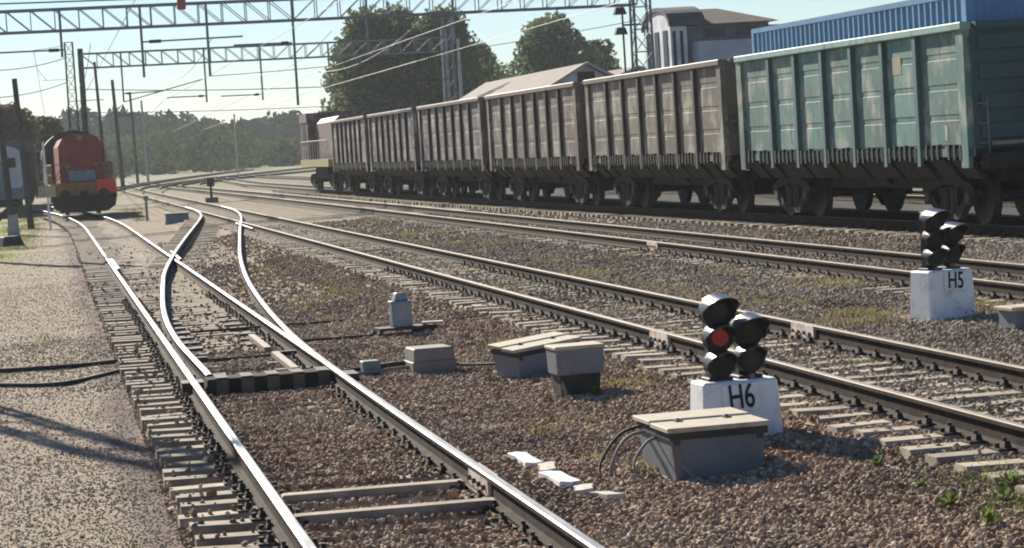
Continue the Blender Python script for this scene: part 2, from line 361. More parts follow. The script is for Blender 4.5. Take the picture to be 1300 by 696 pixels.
# ------------------------------------------------------------------ tracks
RAILP = [(-.066, -.18), (.066, -.18), (.066, -.165), (.012, -.145), (.010, -.045), (.036, -.035), (.036, -.006), (.026, 0), (-.026, 0), (-.036, -.006), (-.036, -.035), (-.010, -.045), (-.012, -.145), (-.066, -.165)]
def rail(xf, y0, y1, z, top, parent, step=1.2, ys_=None):
    zf = z if callable(z) else (lambda y: z)
    if ys_ is None:
        n_ = max(2, int((y1 - y0) / step)); ys_ = [y0 + (y1 - y0) * i / n_ for i in range(n_ + 1)]
    pts = [(xf(y), y, zf(y)) for y in ys_]
    s_ = 'rail_side'; ms = [s_, s_, s_, s_, s_, s_, top, top, top, s_, s_, s_, s_, s_]
    b = MB(); b.sweep(pts, RAILP, ms)
    return b.build('rail', parent)
def tie_mesh(L, mt, seed):
    r_ = random.Random(seed); b = MB(); w, h = .245, .18
    vs = []; fs = []; n = 9
    for i in range(n):
        x = -L / 2 + L * i / (n - 1); dz = r_.uniform(-.004, .004); dy = r_.uniform(-.006, .006); c = .02
        vs += [(x, -w / 2 + dy, -h), (x, w / 2 + dy, -h), (x, w / 2 + dy, -c + dz), (x, w / 2 - c + dy, dz), (x, -w / 2 + c + dy, dz), (x, -w / 2 + dy, -c + dz)]
    for i in range(n - 1):
        for k in range(6): fs.append((i * 6 + k, i * 6 + (k + 1) % 6, (i + 1) * 6 + (k + 1) % 6, (i + 1) * 6 + k))
    fs += [tuple(range(6)), tuple(range(6 * n - 1, 6 * n - 7, -1))]
    b.add(vs, fs, mt); return b.mesh('sleeper')
def fast_mesh():
    b = MB(); b.box((0, 0, .008), (.36, .17, .018), 'fastening')
    for s in (-1, 1):
        b.box((s * .095, 0, .035), (.06, .12, .05), 'fastening', taper=(.6, .7))
        b.tube((s * .10, 0, .03), (s * .10, 0, .085), .017, 'fastening', 6); b.tube((s * .155, 0, .01), (s * .155, 0, .05), .02, 'fastening', 6)
    return b.mesh('rail_fastening')
TIE = {m_: [tie_mesh(2.75, m_, k) for k in range(4)] for m_ in ('concrete_tie', 'wood_tie')}
LONG = [tie_mesh(3.35, 'wood_tie', k + 20) for k in range(3)]; FAST = fast_mesh()
def sleepers(track, xf, z, y0, n, mats, rails=(-.775, .775), far=140, long=None, spacing=.545):
    yv = y0; zt = z - .195
    for i in range(n + 400):
        y = y0 + spacing * i
        if y > far: break
        if i < n:
            L = long and long(y); me_ = random.choice(LONG) if L else random.choice(TIE[random.choice(mats)])
            o = bpy.data.objects.new('sleeper', me_); col.objects.link(o); o.parent = track
            off = .28 if L else 0
            o.location = (xf(y) + off + random.gauss(0, .018), y + random.gauss(0, .015), zt + random.gauss(0, .004)); o.rotation_euler = (random.gauss(0, .006), random.gauss(0, .004), random.gauss(0, .012))
            if y < 48:
                for r_ in rails:
                    f = bpy.data.objects.new('rail_fastening', FAST); col.objects.link(f); f.parent = o; f.location = (r_ - off, 0, 0)
    y = y0 + spacing * n; b = MB()
    while y < far:
        b.box((xf(y) + random.gauss(0, .02), y, zt - .09), (2.75, .245, .18), mats[0]); y += spacing
    if b.v: tag(b.build('sleeper', track), kind='stuff')
TG = 'railway tracks of the station yard'
trA = empty('railway_track', (0, 0, 0)); tag(trA, 'nearest railway track with bright polished rails leading to the orange and red locomotive', 'railway track', TG)
rail(lambda y: Ax(y) - .775, 11, 165, 0, 'rail_top', trA); rail(lambda y: Ax(y) + .775, 28, 165, 0, 'rail_top', trA)
sleepers(trA, Ax, 0, 12.1, 100, ['concrete_tie', 'concrete_tie', 'wood_tie'], long=lambda y: 25 < y < 60)
trB = empty('crossover_track', (0, 0, 0)); tag(trB, 'curved crossover track branching off the nearest track towards the middle track', 'railway track', TG)
def interp(tab):
    Y = [p[0] for p in tab]; Xs = [p[1] for p in tab]
    n = len(Y); d = [(Xs[i + 1] - Xs[i]) / (Y[i + 1] - Y[i]) for i in range(n - 1)]; m_ = [d[0]] + [(d[i] + d[i - 1]) / 2 for i in range(1, n - 1)] + [d[-1]]
    def f(y):
        y = max(Y[0], min(Y[-1], y)); i = max(0, min(n - 2, int(np.searchsorted(Y, y)) - 1)); h = Y[i + 1] - Y[i]; t = (y - Y[i]) / h
        return (2 * t ** 3 - 3 * t ** 2 + 1) * Xs[i] + (t ** 3 - 2 * t ** 2 + t) * h * m_[i] + (-2 * t ** 3 + 3 * t ** 2) * Xs[i + 1] + (t ** 3 - t ** 2) * h * m_[i + 1]
    return f
fBL, fBR = interp(BL), interp(BR)
zB = lambda y: .004 + .2 * sstep((y - 45) / 50.)
rail(fBL, 27.6, 121, zB, 'rail_top', trB, .8); rail(fBR, 11, 117, zB, 'rail_top', trB, .8)
b = MB()       # far sleepers under the crossover
y = 62
while y < 112:
    b.box(((fBL(y) + fBR(y)) / 2, y, ground_z((fBL(y) + fBR(y)) / 2, y) - .079), (2.9, .245, .17), 'concrete_tie'); y += .545
tag(b.build('sleeper', trB), kind='stuff')
# frog, check rails and blades hardware
for (x0, y0, x1, y1) in ((3.02, 60.5, 3.10, 66.5), (6.25, 79, 6.33, 87.), (1.50, 58.5, 1.50, 66.)):
    b = MB(); zz = zB(y0) if x0 > 2.9 else 0; b.sweep([(x0, y0, zz - .012), ((x0 + x1) / 2, (y0 + y1) / 2, zz - .012), (x1, y1, zz - .012)], RAILP, ['rail_side'] * 6 + ['rail_top'] * 3 + ['rail_side'] * 5)
    b.build('guard_rail', trB)
trC = empty('railway_track', (0, 0, 0)); tag(trC, 'middle railway track passing right behind the white block of the H6 signal', 'railway track', TG)
for s in (-1, 1): rail(lambda y: Cx(y) + s * .745, 9, 420, ZC, 'rail_top_dull', trC, 2)
sleepers(trC, Cx, ZC + .02, 13, 100, ['concrete_tie'], rails=(-.745, .745))
trD = empty('railway_track', (0, 0, 0)); tag(trD, 'railway track between the H5 signal and the freight train', 'railway track', TG)
for s in (-1, 1): rail(lambda y: Dx(y) + s * .75, 14, 420, ZD, 'rail_top_dull', trD, 2)
sleepers(trD, Dx, ZD, 21, 100, ['concrete_tie'], rails=(-.75, .75))
trW = empty('railway_track', (0, 0, 0)); tag(trW, 'shaded railway track under the freight wagons', 'railway track', TG)
for s in (-1, 1): rail(lambda y: Wx(y) + s * .78, 24, 420, ZW, 'rail_top_dull', trW, 2)
sleepers(trW, Wx, ZW, 30, 100, ['concrete_tie'], rails=(-.78, .78), far=160)
trE = empty('railway_track', (0, 0, 0)); tag(trE, 'weedy railway track under the pale coach at the far left', 'railway track', TG)
for s in (-1, 1): rail(lambda y: -3.6 + s * .78, 60, 300, -.08, 'rail_top_dull', trE, 4)
trF = empty('railway_track', (0, 0, 0)); tag(trF, 'empty railway track hidden behind the freight wagons', 'railway track', TG)
for s in (-1, 1): rail(lambda y: 21.9 + s * .78, 20, 300, .41, 'rail_top_dull', trF, 4)
for k, (xa, ya, xb, yb) in enumerate(((8, 200, 60, 420), (12, 215, 80, 400), (3, 175, 30, 380))):
    t_ = empty('railway_track', (0, 0, 0)); tag(t_, ['distant track curving right beyond the small loco of the freight train', 'most distant track crossing the yard throat below the forest', 'distant track leaving the middle track towards the forest'][k], 'railway track', TG)
    for s in (-1, 1): rail(lambda y: xa + (xb - xa) * ((y - ya) / (yb - ya)) ** 1.5 + s * .78, ya, yb, lambda y: .45 + .3 * sstep((y - 220) / 250), 'rail_top_dull', t_, 6)
# painted joints on rails
def joint(x, y, z, parent):
    b = MB()
    for s in (-1, 1):
        b.box((x + s * .027, y, z - .095), (.03, .82, .11), 'white_rust'); b.box((x + s * .04, y, z - .168), (.055, .82, .022), 'white_rust')
        for q in (-.3, -.1, .1, .3): b.tube((x + s * .04, y + q, z - .095), (x + s * .07, y + q, z - .095), .018, 'fastening', 6)
    b.box((x, y, z - .02), (.078, .80, .034), 'white_rust')
    b.build('rail_joint', parent)
joint(7.15 - .745, 26.4, ZC, trC); joint(7.15 + .745, 26.0, ZC, trC); joint(2.94, 17.8, 0, trB); joint(12.1 - .75, 47, ZD, trD)
# turnout: slide plates, blades' stretcher bars
for y in np.arange(27.4, 41, 1.09):
    b = MB(); b.box((2.72, y, -.178), (.46, .2, .03), 'dark_iron'); b.box((1.68, y, -.178), (.46, .2, .03), 'dark_iron'); b.build('slide_plate', trB)
for x0, x1, y0 in ((2.62, 2.70, 30.2), (2.60, 2.68, 33.6)):
    b = MB(); b.box(((x0 + x1) / 2, y0, -.13), (.09, 2.6, .06), 'rail_top_dull'); b.build('hold_down_bar', trB)

# striped steel trough across the nearest track (hollow sleeper with the point rods)
t_ = empty('point_rod_trough', (2.26, 27.4, -.2)); tag(t_, 'dark ribbed steel trough with pale stripes lying across the nearest track at the points', 'rod trough')
b = MB(); b.box((0, 0, .05), (1.42, .46, .26), 'rail_side'); b.build('trough', t_, bevel=.01)
for k in range(5):
    b = MB(); b.box((-.55 + k * .275, -.242, .05), (.13, .02, .24), 'rib_dull'); b.box((-.55 + k * .275, 0, .187), (.13, .46, .012), 'rib_dull'); b.build('rib', t_)
b = MB(); b.box((-.86, 0, .06), (.24, .4, .2), 'dark_iron'); b.box((.84, .1, .04), (.2, .5, .16), 'dark_iron'); b.build('end_bracket', t_)
t_ = empty('point_rod', (2.3, 31.6, -.16)); tag(t_, 'thin dark steel rod crossing between the blades of the points behind the trough', 'rod')
b = MB(); b.tube((-.9, 0, 0), (2.2, .1, 0), .022, 'dark_iron'); b.build('rod', t_)
b = MB(); b.box((.5, 0, .0), (.3, .14, .1), 'dark_iron'); b.box((-.6, 0, .0), (.25, .14, .1), 'dark_iron'); b.build('clamp', t_)
t_ = empty('point_rod', (2.9, 36.8, -.14)); tag(t_, 'second dark rod between the rails well behind the striped trough', 'rod')
b = MB(); b.tube((-1., 0, 0), (1.3, .1, 0), .02, 'dark_iron'); b.build('rod', t_)
# exposed timbers across the nearest track
for k, (y0, x0, x1, lb) in enumerate(((18.25, 1.52, 2.86, 'pale bare timber lying between the rails, farther of the two'), (17.15, 1.5, 2.9, 'pale bare timber lying between the rails, nearer of the two'))):
    b = MB(); b.box(((x0 + x1) / 2, 0, 0), (x1 - x0, .16, .13), 'concrete_tie')
    o = b.build('timber', None, (0, y0, -.185), R(-1), bevel=.012); tag(o, lb, 'timber', 'bare timbers in the near track')

# ------------------------------------------------------------------ boxes, point machine
def text_mesh(name, s, size, m, depth=.004):
    cu = bpy.data.curves.new(name, 'FONT'); cu.body = s; cu.size = size; cu.extrude = depth; cu.align_x = 'CENTER'; cu.align_y = 'CENTER'; cu.offset = .0025
    o = bpy.data.objects.new(name, cu); col.objects.link(o); dg = bpy.context.evaluated_depsgraph_get(); me_ = bpy.data.meshes.new_from_object(o.evaluated_get(dg))
    col.objects.unlink(o); bpy.data.objects.remove(o); me_.materials.clear(); me_.materials.append(MATS[m]); return me_
def drum(b, c, r, y0, y1, m, n=20):   # drum along local y
    b.tube((c[0], y0, c[1]), (c[0], y1, c[1]), r, m, n)
def hood_mesh(r, L, Lb, name, m='hood_paint'):
    b = MB(); n = 20; vs = []; a0, a1 = R(-32), R(212); th = .008
    for k in range(n + 1):
        a = a0 + (a1 - a0) * k / n; t = max(0, math.sin(a)); ll = Lb + (L - Lb) * (t ** .7); dr = -.10 * ll * t
        for (rr, yy) in ((r, 0), (r, -ll), (r - th, -ll), (r - th, 0)):
            vs.append((rr * math.cos(a), yy, rr * math.sin(a) + (dr if yy else 0)))
    fs = [(k * 4 + j, k * 4 + (j + 1) % 4, (k + 1) * 4 + (j + 1) % 4, (k + 1) * 4 + j) for k in range(n) for j in range(4)] + [(0, 1, 2, 3), (n * 4 + 3, n * 4 + 2, n * 4 + 1, n * 4)]
    b.add(vs, fs, m); me_ = b.mesh(name)
    for p in me_.polygons: p.use_smooth = False
    return me_
HOOD_L = hood_mesh(.142, .27, .05, 'hood'); HOOD = hood_mesh(.122, .19, .03, 'hood')
def signal(loc, rz, label, w, d, h, txt, tilt, left, right, lit):
    s = empty('dwarf_signal', loc, rz); tag(s, label, 'signal', 'ground signals on white blocks')
    b = MB(); b.box((0, 0, h / 2 - .06), (w, d, h + .12), 'white_paint', taper=(.9, .88)); blk = b.build('concrete_block', s, bevel=.018)
    def head(x, zs, big, name, litk):
        z0, z1 = zs[-1] - .13, zs[0] + .10
        b = MB(); b.box((x, .05, (z0 + z1) / 2), (.14, .10, z1 - z0), 'black_paint')
        for z in zs: drum(b, (x, z), .116 if not (big and z == zs[0]) else .130, -.09, .02, 'black_paint')
        b.tube((x, .04, h - .04), (x, .04, z0 + .05), .045, 'black_paint', 10)
        b.box((x, .03, h + .012), (.2, .2, .03), 'dark_iron')
        for z in zs: b.box((x, -.05, z - .14), (.05, .1, .05), 'motor_grey')
        hd = b.build('signal_head', s, bevel=.006)
        for k, z in enumerate(zs):
            b = MB(); drum(b, (0, 0), .066, -.012, 0, 'red_lens' if k == litk else 'dark_lens', 24); b.build('lens', hd, (x, -.092, z))
            bg_ = big and k == 0
            ho = bpy.data.objects.new('hood', HOOD_L if bg_ else HOOD); col.objects.link(ho); ho.parent = hd; ho.location = (x, -.06, z + (.0 if bg_ else 0))
        return hd
    head(-.125, left, True, 'l', lit); head(.122, right, True, 'r', None)
    # number plate
    y_ = -d / 2 * (.95) - .012
    b = MB(); b.box((0, 0, 0), (.30, .012, .215), 'white_paint'); p = b.build('number_plate', s, (-.01 if txt == 'H6' else .04, y_ + .004, h - .13), bevel=.003); p.rotation_euler = (R(-3), tilt, 0)
    tm = bpy.data.objects.new('lettering', text_mesh('lettering', txt, .27, 'black_ink')); col.objects.link(tm); tm.parent = p; tm.scale = (.66, 1, 1); tm.location = (0, -.009, 0); tm.rotation_euler = (R(90), 0, 0)
    return s
signal((5.19, 19.10, -.13), R(4), 'black ground signal on white block marked H6, its middle lamp showing red', .68, .38, .50, 'H6', R(-3), [1.05, .84, .63], [.88, .66], 1)
signal((9.98, 27.45, -.02), R(14), 'black ground signal on white block marked H5, beside the freight train', .66, .44, .60, 'H5', R(4), [1.17, .96, .75], [1.0, .78], None)

def lid(b, c, w, d, t, m, planks=2):
    pass
# cable box in front of the H6 signal
def track_box(loc, rz, w, d, h, label, tilt=(0, 0), lidm='lid_cream', taper=1.12, split=True):
    t = empty('cable_box', loc, rz); t.rotation_euler = (tilt[0], tilt[1], rz); tag(t, label, 'cable box')
    b = MB(); b.box((0, 0, h / 2 - .04), (w * .86, d * .9, h + .02), 'grey_box', taper=(taper, 1.04)); b.build('box_body', t, bevel=.012)
    b = MB(); b.box((0, 0, h - .045), (w * .99, d * .97, .05), 'dark_iron'); b.build('rim', t)
    if split:
        for s in (-1, 1):
            b = MB(); b.box((0, s * d * .255, h + (.0 if s < 0 else .012)), (w * 1.04, d * .49, .035), lidm); b.build('lid', t, bevel=.005)
    else:
        b = MB(); b.box((0, 0, h), (w * 1.04, d * 1.02, .04), lidm); b.build('lid', t, bevel=.005)
    for s in (-1, 1):
        b = MB(); b.box((s * w * .42, -d * .47, h - .07), (.04, .03, .07), 'dark_iron'); b.build('latch', t)
        b = MB(); b.box((s * w * .25, 0, h + .022), (.05, d * .22, .012), 'dark_iron'); b.tube((s * w * .25, -d * .06, h + .02), (s * w * .25, -d * .06, h + .04), .014, 'dark_iron', 6); b.build('hinge', t)
    return t
track_box((4.58, 17.85, -.17), R(2), .74, .95, .38, 'grey cable box with two cream lid boards, in front of the block marked H6')
track_box((4.98, 26.15, -.16), R(16), .78, .62, .36, 'grey cable box with tilted cream lids, between the small capped box and the points', (R(2), R(-5)))
t = empty('relay_box', (4.86, 23.6, -.15), R(4)); tag(t, 'small grey box with cream lid standing on a short leg in the ballast', 'relay box')
b = MB(); b.box((0, 0, .36), (.46, .36, .25), 'grey_box', taper=(1.04, 1.04)); b.build('box_body', t, bevel=.012)
b = MB(); b.box((0, 0, .495), (.50, .40, .035), 'lid_cream'); b.build('lid', t, bevel=.008)
b = MB(); b.box((0, .02, .1), (.36, .28, .3), 'dark_iron', taper=(1.15, 1.15)); b.build('leg', t)
b = MB(); b.tube((-.2, -.1, .25), (-.13, -.16, -.02), .02, 'cable_grey'); b.build('conduit', t)
t = empty('point_machine', (4.06, 27.75, -.19), R(4)); tag(t, 'two-tier grey point machine joined by rods to the nearest track', 'point machine')
b = MB(); b.box((0, 0, .08), (.50, .52, .16), 'motor_grey'); b.build('base', t, bevel=.012)
b = MB(); b.box((0, .0, .23), (.46, .50, .15), 'motor_grey', taper=(.97, .97)); b.build('cover', t, bevel=.015)
b = MB(); b.tube((-.2, -.05, .1), (-1.05, -.02, .06), .022, 'motor_grey'); b.build('rod', t)
b = MB(); b.tube((-.2, .17, .13), (-1.05, .2, .08), .03, 'dark_iron'); b.build('rod', t)
b = MB(); b.box((-.66, .1, .12), (.2, .2, .15), 'grey_box'); b.build('rod_joint', t, bevel=.01)
b = MB(); b.tube((-.9, -.24, .03), (0, -.2, .03), .018, 'bright_steel'); b.build('rod', t)
t = empty('switch_heater_post', (4.52, 33.3, -.16), R(8)); tag(t, 'blue-grey capped pillar on a dark frame beside the points', 'track cabinet')
b = MB(); b.prism([(.16 * math.cos(R(30 + 60 * k)), .16 * math.sin(R(30 + 60 * k))) for k in range(6)], 2, .13, .46, 'cap_grey'); b.prism([(.17 * math.cos(R(30 + 60 * k)), .17 * math.sin(R(30 + 60 * k))) for k in range(6)], 2, .46, .475, 'cap_grey'); b.build('pillar', t, bevel=.008)
b = MB(); b.box((0, 0, .53), (.2, .18, .1), 'cap_grey', taper=(.62, .62)); b.build('cap', t, bevel=.01)
b = MB(); b.box((0, 0, .11), (.7, .36, .04), 'dark_iron')
for sx in (-1, 1):
    for sy in (-1, 1): b.tube((sx * .3, sy * .14, .11), (sx * .42, sy * .17, -.03), .025, 'dark_iron')
b.box((.32, 0, .02), (.3, .3, .2), 'dark_iron'); b.build('frame', t)
b = MB(); b.box((.42, -.05, .155), (.28, .22, .025), 'lid_pale', rz=R(-20)); b.build('side_lid', t)
b = MB(); b.tube((-.4, 0, .04), (-1.5, .3, .03), .02, 'dark_iron'); b.build('rod', t)
t = empty('relay_box', (10.05, 25.15, -.01), R(6)); tag(t, 'small dark box with pale lid at the right edge beside the H5 block', 'relay box')
b = MB(); b.box((0, 0, .16), (.44, .36, .2), 'grey_box'); b.build('box_body', t, bevel=.01)
b = MB(); b.box((0, 0, .275), (.52, .42, .04), 'lid_pale'); b.build('lid', t, bevel=.006)
for s in (-1, 1): b = MB(); b.box((s * .15, 0, .03), (.06, .26, .12), 'dark_iron'); b.build('leg', t)

# cables
def cable(pts, r, label, m='cable_black', name='cable'):
    P = []
    for i in range(len(pts) - 1):
        p0, p1, p2, p3 = [Vector(pts[max(0, min(len(pts) - 1, i + k))]) for k in (-1, 0, 1, 2)]
        for k in range(6):
            t_ = k / 6; P.append(.5 * ((2 * p1) + (p2 - p0) * t_ + (2 * p0 - 5 * p1 + 4 * p2 - p3) * t_ ** 2 + (3 * p1 - p0 - 3 * p2 + p3) * t_ ** 3))
    P.append(Vector(pts[-1])); b = MB(); b.path(P, r, m, 6); o = b.build(name, smooth=True); tag(o, label, 'cable'); return o
gz = ground_z
_c0 = cable
def cable(pts, r, label, m='cable_black', name='cable'): return _c0([(p[0] - .13, p[1], p[2]) for p in pts], r, label, m, name)
cable([(4.42, 18.1, .14), (4.2, 18.0, .12), (4.06, 17.9, -.02), (4.02, 17.8, -.18), (4.2, 17.55, -.2), (4.36, 17.4, -.16)], .013, 'grey cable looping from the lid of the front cable box down to its foot', 'cable_grey')
cable([(4.45, 17.9, .12), (4.28, 17.75, .1), (4.15, 17.65, -.05), (4.22, 17.5, -.18), (4.45, 17.3, -.17)], .011, 'thin cable drooping close against the left face of the front cable box', 'cable_grey')
cable([(4.38, 18.2, .17), (4.16, 18.1, .13), (3.98, 18.0, -.06), (3.96, 17.8, -.18), (4.12, 17.6, -.19)], .012, 'outermost cable loop left of the front cable box', 'cable_black')
cable([(4.4, 17.65, .16), (4.42, 17.45, .0), (4.5, 17.34, -.14), (4.3, 17.3, -.19), (4.1, 17.4, -.19)], .012, 'pale cable hanging down the near left corner of the front cable box', 'cable_grey')
cable([(4.12, 17.5, -.19), (4.0, 17.2, -.2), (4.1, 17.0, -.2), (3.9, 16.8, -.2)], .018, 'black cable lying in the stones below the loops of the front cable box')
cable([(4.0, 17.8, -.19), (3.85, 17.3, -.2), (3.75, 16.9, -.2), (3.66, 16.5, -.21)], .02, 'black cable running from the front cable box to the broken pale slabs')
cable = _c0
cable([(-2.2, 34.6, -.31), (-1.2, 34.5, -.31), (-.3, 34.2, -.30), (.5, 34.1, -.29), (1.1, 34.0, -.24)], .035, 'straight dark cable crossing the path on the left, farther one', name='ground_cable')
cable([(-2.4, 33.4, -.33), (-1.4, 33.0, -.32), (-.6, 32.0, -.32), (0, 31.6, -.32), (.6, 32.2, -.29), (1.1, 32.9, -.24)], .04, 'sagging dark cable crossing the path on the left, nearer one', name='ground_cable')
cable([(4.3, 27.7, -.1), (4.55, 27.2, -.08), (4.75, 26.8, -.05)], .016, 'short dark cable between the point machine and the tilted cable box')
# broken pale slabs beside the near rail
for k, (x, y, w, d, r_, lb) in enumerate(((3.52, 19.25, .15, .62, 4, 'farthest of the pale broken slabs lying in a row beside the near rail'), (3.57, 18.62, .13, .42, -10, 'second pale broken slab from the far end of the row beside the near rail'), (3.53, 17.95, .17, .70, 3, 'middle and longest pale broken slab of the row beside the near rail'), (3.58, 17.35, .14, .34, -12, 'pale broken slab just short of the end of the row beside the near rail'), (3.66, 16.95, .15, .3, 16, 'nearest and smallest of the pale broken slabs beside the near rail'))):
    b = MB(); pl = [(-w / 2, -d / 2 * .9), (-w * .1, -d / 2 * 1.05), (w / 2, -d / 2 * .8), (w / 2 * .85, 0), (w / 2 * 1.05, d / 2 * .85), (w * .05, d / 2), (-w / 2 * 1.1, d / 2 * .8), (-w / 2 * .8, d * .1)]
    b.prism(pl, 2, -.03, .014, 'white_paint' if k in (0, 2) else 'stone_pale'); o = b.build('slab', None, (x, y, gz(x, y) + .03), R(r_), bevel=.004); o.rotation_euler.x = R(2 - k); o.rotation_euler.y = R((-1) ** k * 4); tag(o, lb, 'slab', 'broken slabs beside the rail')

# ------------------------------------------------------------------ freight wagons
def wheel(parent, x, y):
    b = MB(); r = .475
    b.tube((x, y - .065, r), (x, y + .065, r), r, 'wheel_steel', 28); b.tube((x, y - .08 * (1 if y > 0 else -1), r), (x, y - .05 * (1 if y > 0 else -1), r), r + .03, 'wheel_steel', 28)
    s = 1 if y > 0 else -1
    b.tube((x, y + s * .06, r), (x, y + s * .12, r), .13, 'wheel_steel', 14); return b.build('wheel', parent)
def bogie(parent, xc):
    g = MB(); g.box((0, 0, .6), (.4, 1.9, .32), 'underframe')
    for xx in (-.925, .925): g.tube((xx, -.95, .475), (xx, .95, .475), .08, 'wheel_steel', 10)
    bo = g.build('bogie', parent, (xc, 0, 0))
    for xx in (-.925, .925):
        for yy in (-.79, .79): wheel(bo, xx, yy)
    for s in (-1, 1):
        y0, y1 = (s * 1.0, s * 1.13) if s > 0 else (-1.13, -1.0)
        f = MB(); U = 'underframe'
        f.prism([(-1.2, .62), (-1.05, .72), (-.45, .86), (.45, .86), (1.05, .72), (1.2, .62), (1.2, .52), (.95, .56), (.4, .70), (-.4, .70), (-.95, .56), (-1.2, .52)], 1, y0, y1, U)
        f.prism([(-.95, .52), (-.78, .52), (-.30, .22), (.30, .22), (.78, .52), (.95, .52), (.95, .44), (.42, .10), (-.42, .10), (-.95, .44)], 1, y0 + .005, y1 - .005, U)
        for xx in (-.925, .925): f.box((xx, (y0 + y1) / 2, .48), (.30, .16, .26), U); f.tube((xx, y0, .475), (xx, y1 + s * .03, .475), .1, 'wheel_steel', 12)
        for xx in (-.36, .36): f.box((xx, (y0 + y1) / 2, .46), (.09, .1, .5), U)
        for xx in (-.17, .17): f.tube((xx, (y0 + y1) / 2, .24), (xx, (y0 + y1) / 2, .66), .085, 'wheel_steel', 10)
        f.build('side_frame', bo)
def gondola(colr, L=12.75, H=3.46, W=3.13):
    g = empty('freight_wagon', (0, 0, 0)); z0 = 1.30; hw = 1.45
    def C(o): o.color = (*colr, 1); return o
    def wall(s):
        b = MB(); y = s * hw
        b.box((0, y, (z0 + H) / 2), (L, .05, H - z0 - .06), 'wagon_panel'); C(b.build('side_wall', g))
        for k in range(7):   # embossed panels between posts
            a, e = bays[k], bays[k + 1]
            b = MB()
            for zc, hh in ((1.62, .42), (2.14, .42), (2.66, .42), (3.15, .34)):
                b.box(((a + e) / 2, y + s * .029, zc), (e - a - .34, .008, hh), 'wagon_panel')
            C(b.build('panel', g, bevel=.003))
        for k in range(1, 7):
            b = MB(); x = bays[k]
            b.prism([(y + s * .022, 1.2), (y + s * .115, 1.05), (y + s * .115, H - .12), (y + s * .022, H - .06)], 0, x - .075, x + .075, 'wagon_paint')
            C(b.build('post', g))
        for x in (-L / 2 + .16, L / 2 - .16):
            b = MB(); b.prism([(y + s * .022, 1.02), (y + s * .10, 1.02), (y + s * .10, H - .06), (y + s * .022, H - .06)], 0, x - .16, x + .16, 'wagon_panel'); C(b.build('corner_post', g))
        b = MB(); b.box((0, y + s * .04, H - .06), (L + .02, .20, .13), 'wagon_paint'); C(b.build('top_rail', g, bevel=.015))
        b = MB(); b.box((0, y + s * .02, z0 - .02), (L, .12, .14), 'wagon_paint'); C(b.build('bottom_rail', g))
        rr = random.Random(5)
        for k in range(7):
            a, e = bays[k], bays[k + 1]
            for q in range(2):
                xx = a + (e - a) * (.27 + .46 * q); b = MB(); yo = y + s * .06; yi = s * (hw - .25)
                b.prism([(yo, 1.27), (yo, 1.2), (yi, .82), (yi - s * .04, .84), (yo - s * .12, 1.27)], 0, xx - .36, xx + .36, 'underframe')
                for hx in (-.26, .0, .26): b.box((xx + hx, y + s * .075, 1.27 + rr.uniform(-.02, .03)), (.08, .07, .26), 'underframe')
                b.build('hatch', g)
    e0 = 1.72 + .5; mid = (L - 2 * e0) / 5
    bays = [-L / 2, -L / 2 + e0] + [-L / 2 + e0 + mid * k for k in range(1, 5)] + [L / 2 - e0, L / 2]
    wall(-1); wall(1)
    for s in (-1, 1):
        b = MB(); x = s * L / 2
        b.box((x - s * .03, 0, (z0 + H) / 2), (.06, 2 * hw - .06, H - z0 - .06), 'wagon_paint')
        for zc in (1.62, 2.12, 2.62, 3.12): b.box((x + s * .03, 0, zc), (.07, 2 * hw - .3, .26), 'wagon_paint')
        C(b.build('end_wall', g, bevel=.01))
        b = MB(); b.box((x + s * .0, 0, H - .06), (.16, 2 * hw - .22, .13), 'wagon_paint'); C(b.build('end_rail', g))
        b = MB(); b.box((x + s * .22, -.0, 1.12), (.3, 2.7, .26), 'underframe'); b.box((x + s * .3, .75, 1.42), (.22, .9, .06), 'motor_grey'); b.build('end_step', g)
        b = MB(); b.box((x + s * .36, 0, 1.04), (.5, .26, .26), 'underframe'); b.box((x + s * .56, 0, 1.04), (.16, .38, .34), 'underframe'); b.build('coupler', g)
        for s2 in (-1, 1):
            b = MB(); b.tube((x + s * .08, s2 * 1.2, 1.0), (x + s * .08, s2 * 1.2, 2.2), .016, 'motor_grey', 6)
            for q in range(4): b.tube((x + s * .08, s2 * 1.2, 1.1 + q * .33), (x + s * .08, s2 * 1.38, 1.1 + q * .33), .013, 'motor_grey', 6)
            b.build('ladder', g)
    b = MB(); b.box((0, 0, z0 - .02), (L, 2 * hw - .1, .1), 'underframe'); b.box((0, 0, 1.05), (L, .5, .34), 'underframe'); b.box((0, 0, .82), (5.6, 1.5, .42), 'underframe'); b.box((-5.2, 0, .9), (1.6, 1.4, .3), 'underframe'); b.box((5.2, 0, .9), (1.6, 1.4, .3), 'underframe')
    b.build('floor', g)
    b = MB(); b.tube((-.7, .7, .85), (.5, .7, .85), .2, 'underframe', 12); b.box((1.5, -.3, .8), (.6, .5, .3), 'underframe'); b.tube((-3, .0, .74), (3, 0, .74), .03, 'underframe', 6); b.tube((.8, -.6, .86), (1.9, -.6, .86), .16, 'underframe', 10)
    b.build('brake_gear', g)
    bogie(g, -4.325); bogie(g, 4.325)
    return g
WG = 'open freight wagons of the long train'
def side_x(y): return float(np.interp(y, [40.27, 54.15, 68.07, 81.98, 95.9, 109.82, 124], [15.17, 14.76, 14.42, 14.15, 13.95, 13.82, 13.76]))
PITCHW = 13.92
cols = [(.085, .18, .155), (.145, .125, .095), (.135, .098, .085), (.118, .088, .082), (.10, .078, .076), (.115, .086, .086)]
labs = ['teal green open wagon, nearest of the train, with a blue ribbed container in it', 'faded olive and rusty open wagon coupled behind the teal green one', 'rusty brown open wagon, third from the near end of the train', 'grubby grey brown open wagon, fourth from the near end of the train', 'dark grimy open wagon, second before the small locomotive', 'dusty mauve brown open wagon coupled right to the small locomotive']
protos = gondola(cols[0])
